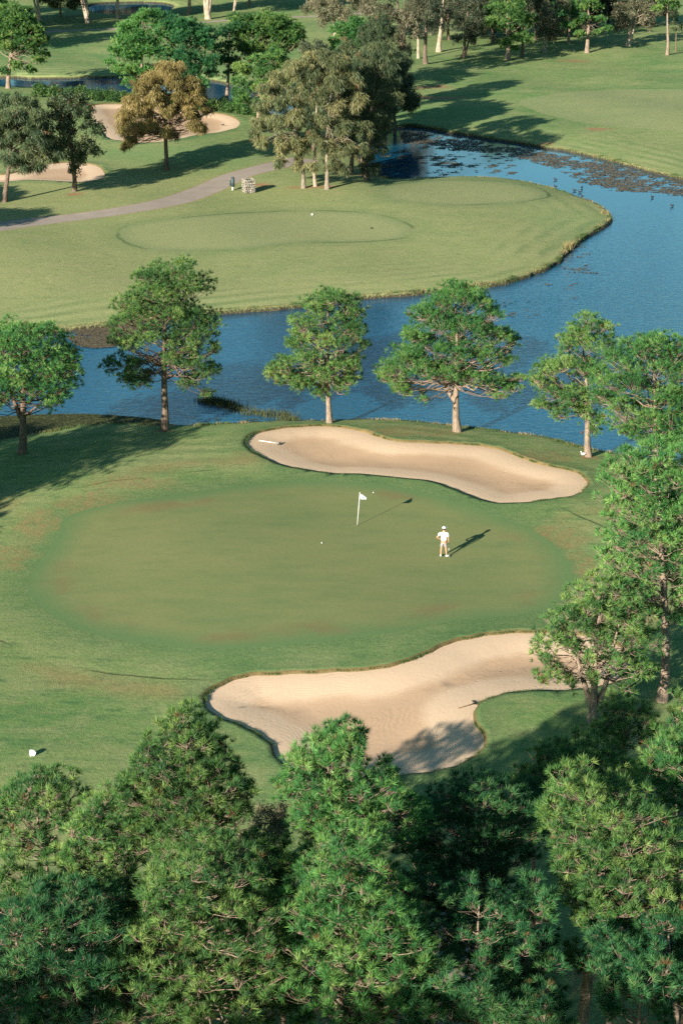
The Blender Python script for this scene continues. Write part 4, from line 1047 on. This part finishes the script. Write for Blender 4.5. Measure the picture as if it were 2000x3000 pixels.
skin_mesh('shorts', [(0,0,.96,(.18,.135)), (0,0,.88,(.175,.13)), (-.095,0,.80,.115), (-.125,.01,.56,.098), (.095,0,.80,.115), (.122,.02,.56,.098)],
          [(0,1),(1,2),(2,3),(1,4),(4,5)], M_shorts, g)
bm = bmesh.new(); ball(bm, (0, .02, 1.655), .094, (.95, 1.08, .8)); bm_obj('hair', bm, M_hair, g)
for s in (-1, 1):
    bm = bmesh.new(); ball(bm, (s*.032, .118, 1.675), .010); bm_obj('eye', bm, M_hair, g)
bm = bmesh.new(); cyl(bm, (0, .115, 1.66), (0, .142, 1.635), .007, .012, 8); ball(bm, (0, .138, 1.635), .013, seg=8); bm_obj('nose', bm, M_skin, g)
bm = bmesh.new(); ball(bm, (0, .118, 1.605), .02, (1.1, .3, .35), 8); bm_obj('mouth', bm, simple('lips', (.36, .16, .13)), g)
bm = bmesh.new(); ball(bm, (0, .02, 1.715), .112, (.98, 1.1, .82), 16)
for v in list(bm.verts):
    if v.co.z < 1.70: v.co.z = 1.70
cp = bm_obj('cap', bm, M_white, g)
bm = bmesh.new(); ball(bm, (.085, .13, 1.705), .085, (.95, 1.0, .16), 12); bm_obj('cap_brim', bm, M_white, cp)
for (fx, fy, a) in ((-.155, .03, .05), (.205, .03, -.75)):
    bm = bmesh.new()
    m = Matrix.Translation((fx, fy, 0)) @ Matrix.Rotation(a, 4, 'Z')
    bmesh.ops.create_uvsphere(bm, u_segments=12, v_segments=8, radius=1, matrix=m @ Matrix.Translation((0, .03, .045)) @ Matrix.Diagonal((.052, .15, .045, 1)))
    bmesh.ops.create_uvsphere(bm, u_segments=12, v_segments=8, radius=1, matrix=m @ Matrix.Translation((0, -.05, .07)) @ Matrix.Diagonal((.048, .065, .06, 1)))
    bm_obj('shoe', bm, M_sock, g)
# putter
gm = Matrix.Translation((x, y, z)) @ Matrix.Rotation(R(-12), 4, 'Z')
pl = gm @ Vector((.27, .10, 0))
pt = tag(empty('putter', pl, R(-12)), 'thin steel putter held upright at the golfer right side', 'golf club')
bm = bmesh.new(); cyl(bm, (.03, -.12, .03), (0, 0, .72), .006, .007, 8); bm_obj('shaft', bm, M_steel, pt)
bm = bmesh.new(); cyl(bm, (0, 0, .70), (-.006, .024, .90), .013, .015, 8); bm_obj('grip', bm, M_black, pt)
bm = bmesh.new(); box(bm, (.06, -.125, .02), (.11, .035, .03), 0, .006); bm_obj('club_head', bm, M_steel, pt)

# ---- rakes
def rake(a, b, lab, mshaft, head_c, cat='rake'):
    ax, ay, _ = ground_pt(*a); bx, by, _ = ground_pt(*b)
    az, bz_ = gz(ax, ay)+.04, gz(bx, by)+.05
    r = tag(empty('bunker_rake', (ax, ay, az)), lab, cat, 'rakes lying in the bunkers')
    d = Vector((bx-ax, by-ay, bz_-az)); n = Vector((-d.y, d.x, 0)).normalized()
    bm = bmesh.new(); cyl(bm, (0, 0, 0), d, .021, .021, 8); bm_obj('shaft', bm, mshaft, r)
    bm = bmesh.new()
    cyl(bm, d-n*.30, d+n*.30, .030, .030, 6)
    e = d.normalized()
    for k in range(13):
        p = d+n*(-.28+.56*k/12); cyl(bm, p, p+e*.09+Vector((0, 0, .035)), .012, .007, 5)
    cyl(bm, d-e*.25, d-n*.12, .010, .010, 5); cyl(bm, d-e*.25, d+n*.12, .010, .010, 5)
    bm_obj('rake_head', bm, head_c, r)
rake((595,1008), (641,1011), 'white-handled rake with a black head lying in the lakeside bunker', M_white, M_black)
rake((1052,1622), (1092,1612), 'dark wooden rake lying in the front bunker near its grass tongue', M_wood, M_black)

# ---- tee marker on the lawn
x, y, _ = ground_pt(75, 1735); z = gz(x, y)
r = tag(empty('distance_marker', (x, y, z), R(15)), 'small white wedge-shaped marker on the lawn at lower left', 'marker')
bm = bmesh.new()
vs = [bm.verts.new(p) for p in ((-.11,-.1,.04),(.10,-.1,.0),(.17,-.06,.14),(.08,-.03,.26),(-.10,-.03,.30),(-.14,-.06,.12))]
vb = [bm.verts.new((v.co.x*.8, .14, max(0, v.co.z*.8))) for v in vs]
bm.faces.new(vs); bm.faces.new(vb[::-1])
for i in range(6): bm.faces.new((vs[i], vs[(i+1) % 6], vb[(i+1) % 6], vb[i]))
bmesh.ops.bevel(bm, geom=bm.edges[:], offset=.012, segments=2, affect='EDGES')
bm_obj('block', bm, M_white, r, False)
for sx in (-.07, .05):
    bm = bmesh.new(); box(bm, (sx, -.06, .015), (.06, .06, .07), 0, .008); bm_obj('foot', bm, M_white, r)
bm = bmesh.new(); cyl(bm, (-.02, -.075, .15), (-.02, -.105, .15), .022); cyl(bm, (.05, -.07, .14), (.05, -.098, .14), .018); bm_obj('stud', bm, M_lgrey, r)

# ---- ball washer post and stone bin on the path side
x, y, _ = ground_pt(535, 437); z = gz(x, y)
r = tag(empty('ball_washer', (x, y, z)), 'dark grey ball washer on a pale post beside the cart path', 'ball washer')
bm = bmesh.new(); box(bm, (0, 0, .2), (.22, .22, .5), 0, .02); bm_obj('post', bm, M_lgrey, r)
bm = bmesh.new(); cyl(bm, (0, 0, .42), (0, 0, 1.42), .21, .21, 18); ball(bm, (0, 0, 1.42), .21, (1, 1, .4)); bm_obj('housing', bm, M_dgrey, r)
bm = bmesh.new(); box(bm, (-.27, .02, .85), (.20, .2, .62), 0, .03); bm_obj('side_tray', bm, M_dgrey, r)
bm = bmesh.new(); box(bm, (-.26, 0, 1.24), (.16, .16, .12), 0, .02); o = bm_obj('brush_cap', bm, simple('red_plastic', (.35, .16, .15)), r)
x, y, _ = ground_pt(571, 442); z = gz(x, y)
r = tag(empty('litter_bin', (x, y, z), R(20)), 'square rubbish bin clad in rough pale stone beside the cart path', 'bin')
bm = bmesh.new(); box(bm, (0, 0, .68), (1.12, 1.0, 1.36), 0, .03); bm_obj('casing', bm, M_mortar, r)
bm = bmesh.new()
for face in range(4):
    zz = 0.0
    while zz < 1.42:
        hh = random.uniform(.16, .30); u = -.58
        while u < .56:
            ww = random.uniform(.12, .30); ww = min(ww, .60-u)
            c = (u+ww/2, -.53, min(zz+hh/2, 1.38)); 
            m = Matrix.Rotation(face*math.pi/2, 4, 'Z') @ Matrix.Translation(c) @ Matrix.Rotation(random.uniform(-.15, .15), 4, 'Y')
            q = bmesh.ops.create_icosphere(bm, subdivisions=1, radius=.5, matrix=m @ Matrix.Diagonal((ww*1.1, random.uniform(.14, .26), hh*1.1, 1)))
            for v in q['verts']: v.co += Vector((random.uniform(-.02, .02),)*1+(random.uniform(-.02, .02), random.uniform(-.02, .02)))
            u += ww
        zz += hh
bm_obj('stone_cladding', bm, M_stone, r, False)
bm = bmesh.new(); cyl(bm, (0, 0, 1.34), (0, 0, 1.42), .34, .34, 20); bm_obj('bin_opening', bm, M_black, r)

# ---- driftwood snag on the near bank of the far lawn
x, y, _ = ground_pt(946, 669); z = gz(x, y)
r = tag(empty('driftwood_snag', (x, y, z)), 'dark spiky driftwood snag lying on the grassy bank edge across the water', 'driftwood')
pth = []
for (a, b_, r0) in (((-.45,0,.05),(.35,.1,.30),.10), ((.0,0,.15),(-.12,.1,.85),.06), ((-.05,.05,.2),(-.42,.1,.55),.06), ((.1,.05,.2),(.75,.25,.5),.05), ((.1,.05,.2),(1.1,.2,.72),.035),
                    ((-.45,0,.05),(-.15,-.15,.0),.11), ((.3,0,.2),(.85,-.1,.05),.15), ((.85,-.1,.05),(.9,-.1,.42),.10), ((-.3,0,.2),(-.48,.0,.42),.05)):
    a, b_ = np.array(a), np.array(b_); m = (a+b_)/2+rng.normal(0, .04, 3)
    pth.append((np.array([a-(b_-a)*.01, a, m, b_, b_+(b_-a)*.01]), np.array([.002, r0, r0*.8, r0*.45, .002])))
V, Q = tubes(pth, 7); np_mesh('branches', V, Q, M_drift, r, smooth=True)
bm = bmesh.new(); ball(bm, (.38, -.05, .26), .15, (1.3, .7, .7), 10); o = bm_obj('bark_scar', bm, M_cloth, r); o['label'] = 'pale weathered patch in the middle of the snag'

# ---- birds
def bird_body(m, mb, swim=True, name='duck'):
    r = empty(name, (0, 0, 0))
    h0 = .05 if swim else .14
    skin_mesh('body', [(0,-.24,h0+.10,.018), (0,-.15,h0+.07,.065), (0,0,h0+.05,.10), (0,.11,h0+.07,.078), (0,.16,h0+.16,.036), (0,.17,h0+.23,.034), (0,.185,h0+.275,.042), (0,.235,h0+.27,.022)],
              [(i, i+1) for i in range(7)], m, r, 2)
    bm = bmesh.new(); cyl(bm, (0, .235, h0+.27), (0, .31, h0+.26), .018, .008, 8); bm_obj('bill', bm, mb, r)
    for s in (-1, 1):
        bm = bmesh.new(); ball(bm, (s*.075, -.04, h0+.08), .1, (.35, 1.4, .6), 10); bm_obj('wing', bm, m, r)
        if not swim:
            bm = bmesh.new(); cyl(bm, (s*.03, 0, 0), (s*.03, 0, h0), .008, .010, 6); cyl(bm, (s*.03, 0, .006), (s*.03, .05, .004), .008, .004, 6); bm_obj('leg', bm, mb, r)
    return r
def copy_thing(o, parent=None):
    c = o.copy(); COL.objects.link(c)
    if parent: c.parent = parent
    for ch in list(o.children): copy_thing(ch, c)
    return c
d0 = bird_body(M_duck, M_bill)
S = 1/1.2755
spots = [(1625.6,528,1.2,'dark duck on the lake, farthest of the group off the point'), (1625.6,549,.9,'dark duck close to the point shore, below the farthest duck'), (1703,552,-.4,'dark duck at the upper right of the cluster off the point'),
         (1681,560,1.5,'dark duck swimming left with a wake, left end of the cluster off the point'), (1697,565,1.6,'dark duck with a long wake in the middle of the cluster off the point'), (1704,578,.3,'dark duck at the bottom of the cluster, nearest the tip of the point'),
         (1909,580,2.2,'lone dark duck near the weed in the open lake at right'), (1967,605,1.9,'dark duck closest to the right edge of the lake'), (1727,591,.8,'dark duck low in the water just off the sloping point shore')]
for k, (sx, sy, a, lab) in enumerate(spots):
    o = d0 if k == 0 else copy_thing(d0)
    x, y = at_z(sx*S, sy*S, WATER_Z); o.location = (x, y, WATER_Z); o.rotation_euler = (0, 0, a); o.scale = (1.05,)*3
    tag(o, lab, 'duck', 'ducks on the lake')
wb = bird_body(M_wbird, M_bill, False, 'white_bird')
x, y, _ = ground_pt(1338, 1050); wb.location = (x, y, gz(x, y)); wb.rotation_euler = (0, 0, 1.9); wb.scale = (.9,)*3
tag(wb, 'small white bird standing at the foot of the narrow shore pine', 'bird')
db = bird_body(M_duck, M_bill, False, 'dark_bird')
x, y, _ = ground_pt(512, 285); db.location = (x, y, gz(x, y)); db.rotation_euler = (0, 0, -1.5)
tag(db, 'dark bird standing on the sand of the far bunker', 'bird')
# tee markers on the far lawn
bm = bmesh.new(); ball(bm, (0, 0, .08), .11, (1, 1, .9)); cyl(bm, (0, 0, -.03), (0, 0, .06), .02)
o = bm_obj('tee_marker', bm, M_white); x, y, _ = ground_pt(717, 494); o.location = (x, y, gz(x, y)); tag(o, 'white ball-shaped tee marker on the far lawn', 'tee marker')
bm = bmesh.new(); ball(bm, (0, 0, .08), .11, (1, 1, .9)); cyl(bm, (0, 0, -.03), (0, 0, .06), .02)
o = bm_obj('tee_marker', bm, M_drift); x, y, _ = ground_pt(853, 525); o.location = (x, y, gz(x, y)); tag(o, 'dark tee marker on the far lawn right of the white one', 'tee marker')

# white flagstick on the left fairway seen through the feathery tree
x, y, _ = ground_pt(41, 325); z = gz(x, y)
r = tag(empty('golf_flag', (x, y, z)), 'thin white flagstick half hidden behind the feathery tree at far left', 'golf flag')
bm = bmesh.new(); cyl(bm, (0, 0, 0), (0, 0, 2.2), .03, .02); bm_obj('pole', bm, M_white, r)
bm = bmesh.new(); box(bm, (.2, 0, 2.0), (.4, .02, .32)); bm_obj('flag_cloth', bm, M_flag, r)

# ---- floating weed and reeds (nobody could count them)
M_weed = simple('water_weed', (.105, .088, .055), .8, .3, .5, 6)
M_weed_g = simple('weed_bed', (.055, .065, .022), .8, .3, .5, 3)
M_reed = simple('reed', (.055, .095, .030), .8, .2, .4, 4)
M_dry = simple('dry_grass', (.23, .19, .09), .9, .1, .4, 4)
def nz(x, y, s, seed=0):
    return (np.sin(x*s+seed)+np.sin(y*s*1.3+seed*2.1)+np.sin((x+y)*s*.7+seed*.7)+np.sin((x*1.7-y)*s*1.9+seed*3)+.8*np.sin((x*.6+y*2.1)*s*3.1+seed))/4.8
def weed(name, poly, n, thr, size, mat, lab, seed, zamp=.0, stretch=1.6):
    P = spline(unproj(poly, WATER_Z))
    lo, hi = P.min(0), P.max(0)
    x = rng.uniform(lo[0], hi[0], n); y = rng.uniform(lo[1], hi[1], n)
    s = sdf(P, x, y)
    k = (s < 0) & (nz(x, y, .8, seed)+.6*nz(x, y, 2.9, seed+1) > thr-np.clip(-s/6, 0, .5)+.25)
    x, y = x[k], y[k]; m = len(x)
    a = rng.uniform(0, 2*np.pi, m); w_ = size*rng.uniform(.4, 1.2, m); l_ = w_*rng.uniform(.8, stretch, m)
    ca, sa = np.cos(a), np.sin(a); z = WATER_Z+.012+rng.uniform(0, .02+zamp, m)
    c = np.stack([x, y, z], 1)
    e1 = np.stack([ca*l_, sa*l_*.8, rng.normal(0, .12, m)*w_], 1); e2 = np.stack([-sa*w_, ca*w_, rng.normal(0, .12, m)*w_], 1)
    V = np.stack([c-e1, c-e2*.6, c+e1, c+e2*.6], 1).reshape(-1, 3); V[:, 2] = np.maximum(V[:, 2], WATER_Z+.004)
    o = np_mesh(name, V, np.arange(len(V)).reshape(-1, 4), mat); tag(o, lab, 'weed', None, 'stuff')
weed('floating_weed', [(930,300),(1030,310),(1180,333),(1310,354),(1450,388),(1600,428),(1640,470),(1568,455),(1500,442),(1420,440),(1340,425),(1300,400),(1230,375),(1180,365),(1100,350),(1000,345),(930,330)], 80000, -.12, .17, M_weed, 'brown floating weed along the far bank of the lake', 1)
weed('floating_weed', [(880,350),(1000,345),(1120,352),(1200,375),(1180,400),(1080,405),(960,400),(880,390)], 26000, .52, .15, M_weed, 'scattered weed in the sheltered arm of the lake', 4)
weed('floating_weed', [(1180,520),(1400,520),(1420,620),(1330,700),(1200,780),(1130,760),(1130,690),(1260,600)], 26000, .80, .14, M_weed, 'loose weed rafts drifting off the point', 9)
weed('weed_bed', [(-60,958),(0,957),(100,953),(200,952),(300,958),(370,966),(400,978),(380,990),(300,990),(150,1000),(0,1028),(-60,1035)], 90000, -.9, .07, M_weed_g, 'dense olive weed bed in the near corner of the lake', 2, .04)
weed('weed_bed', [(160,760),(260,752),(330,745),(350,765),(300,790),(220,800),(170,790)], 30000, -.5, .08, M_weed, 'brown shallow weed under the far lawn bank', 5, .02)
weed('floating_weed', [(380,968),(500,975),(700,975),(850,975),(1100,990),(1350,1035),(1560,1080),(1560,1066),(1350,1022),(1100,985),(800,966),(500,962)], 40000, .18, .08, M_weed_g, 'thin weed line along the near shore of the lake', 7)
def blades(name, P2, n, h, w_, mat, lab, z0=None, spread=.3, cat='grass'):
    wgt = np.clip(nz(P2[:, 0], P2[:, 1], 1.3, len(lab))+.35*rng.random(len(P2)), .02, 1)**1.6; wgt /= wgt.sum()
    idx = rng.choice(len(P2), n, p=wgt); p = P2[idx]+rng.normal(0, spread, (n, 2))
    z = hbase(p[:, 0], p[:, 1]) if z0 is None else np.full(n, z0)
    sz = shore_sd(p[:, 0], p[:, 1], False)
    if z0 is None:
        k = sz > -.25; p, z = p[k], z[k]; n = len(p)
    hh = h*rng.uniform(.4, 1.2, n); a = rng.uniform(0, 2*np.pi, n)
    d = np.stack([np.cos(a), np.sin(a), np.zeros(n)], 1)*w_/2
    b = np.stack([p[:, 0], p[:, 1], z-.03], 1); top = b+np.stack([rng.normal(0, .3, n)*hh, rng.normal(0, .3, n)*hh, hh], 1)
    V = np.stack([b-d, b+d, top], 1).reshape(-1, 3)
    o = np_mesh(name, V, np.arange(len(V)).reshape(-1, 3), mat); tag(o, lab, cat, None, 'stuff')
inview = lake[(lake[:, 1] < 330) & (np.abs(lake[:, 0]) < .2*lake[:, 1]+6)]
blades('bank_grass', inview, 15000, .20, .035, M_dry, 'straw-coloured grass fringe along the lake banks', None, .22)
blades('bank_grass', inview, 30000, .20, .04, M_reed, 'green grass fringe along the lake banks', None, .30)
ree = drape(spline([(470,968),(540,966),(620,964),(700,966),(715,972)], False, 14))
blades('reeds', ree, 2200, .42, .05, M_weed_g, 'dark green reeds standing in the shallows left of the lakeside bunker', WATER_Z, .45, 'reeds')
ree = drape(spline([(1290,600),(1300,590),(1306,580)], False, 8))
blades('reeds', ree, 260, .7, .05, M_dry, 'small yellow reed clump at the bend of the far lawn bank', -.3, .2, 'reeds')
ree = drape(spline([(1385,488),(1397,497)], False, 6))
blades('reeds', ree, 120, .6, .05, M_dry, 'few pinkish dry stems at the tip of the point', -.25, .2, 'reeds')
for P, sel in ((bunk['lakeside'], 1), (bunk['front'], 1)):
    blades('bunker_edge_grass', P, 16000, .09, .02, M_reed if sel else M_dry, 'short grass overhanging the lip of the %s bunker' % ('lakeside' if P is bunk['lakeside'] else 'front'), None, .10)
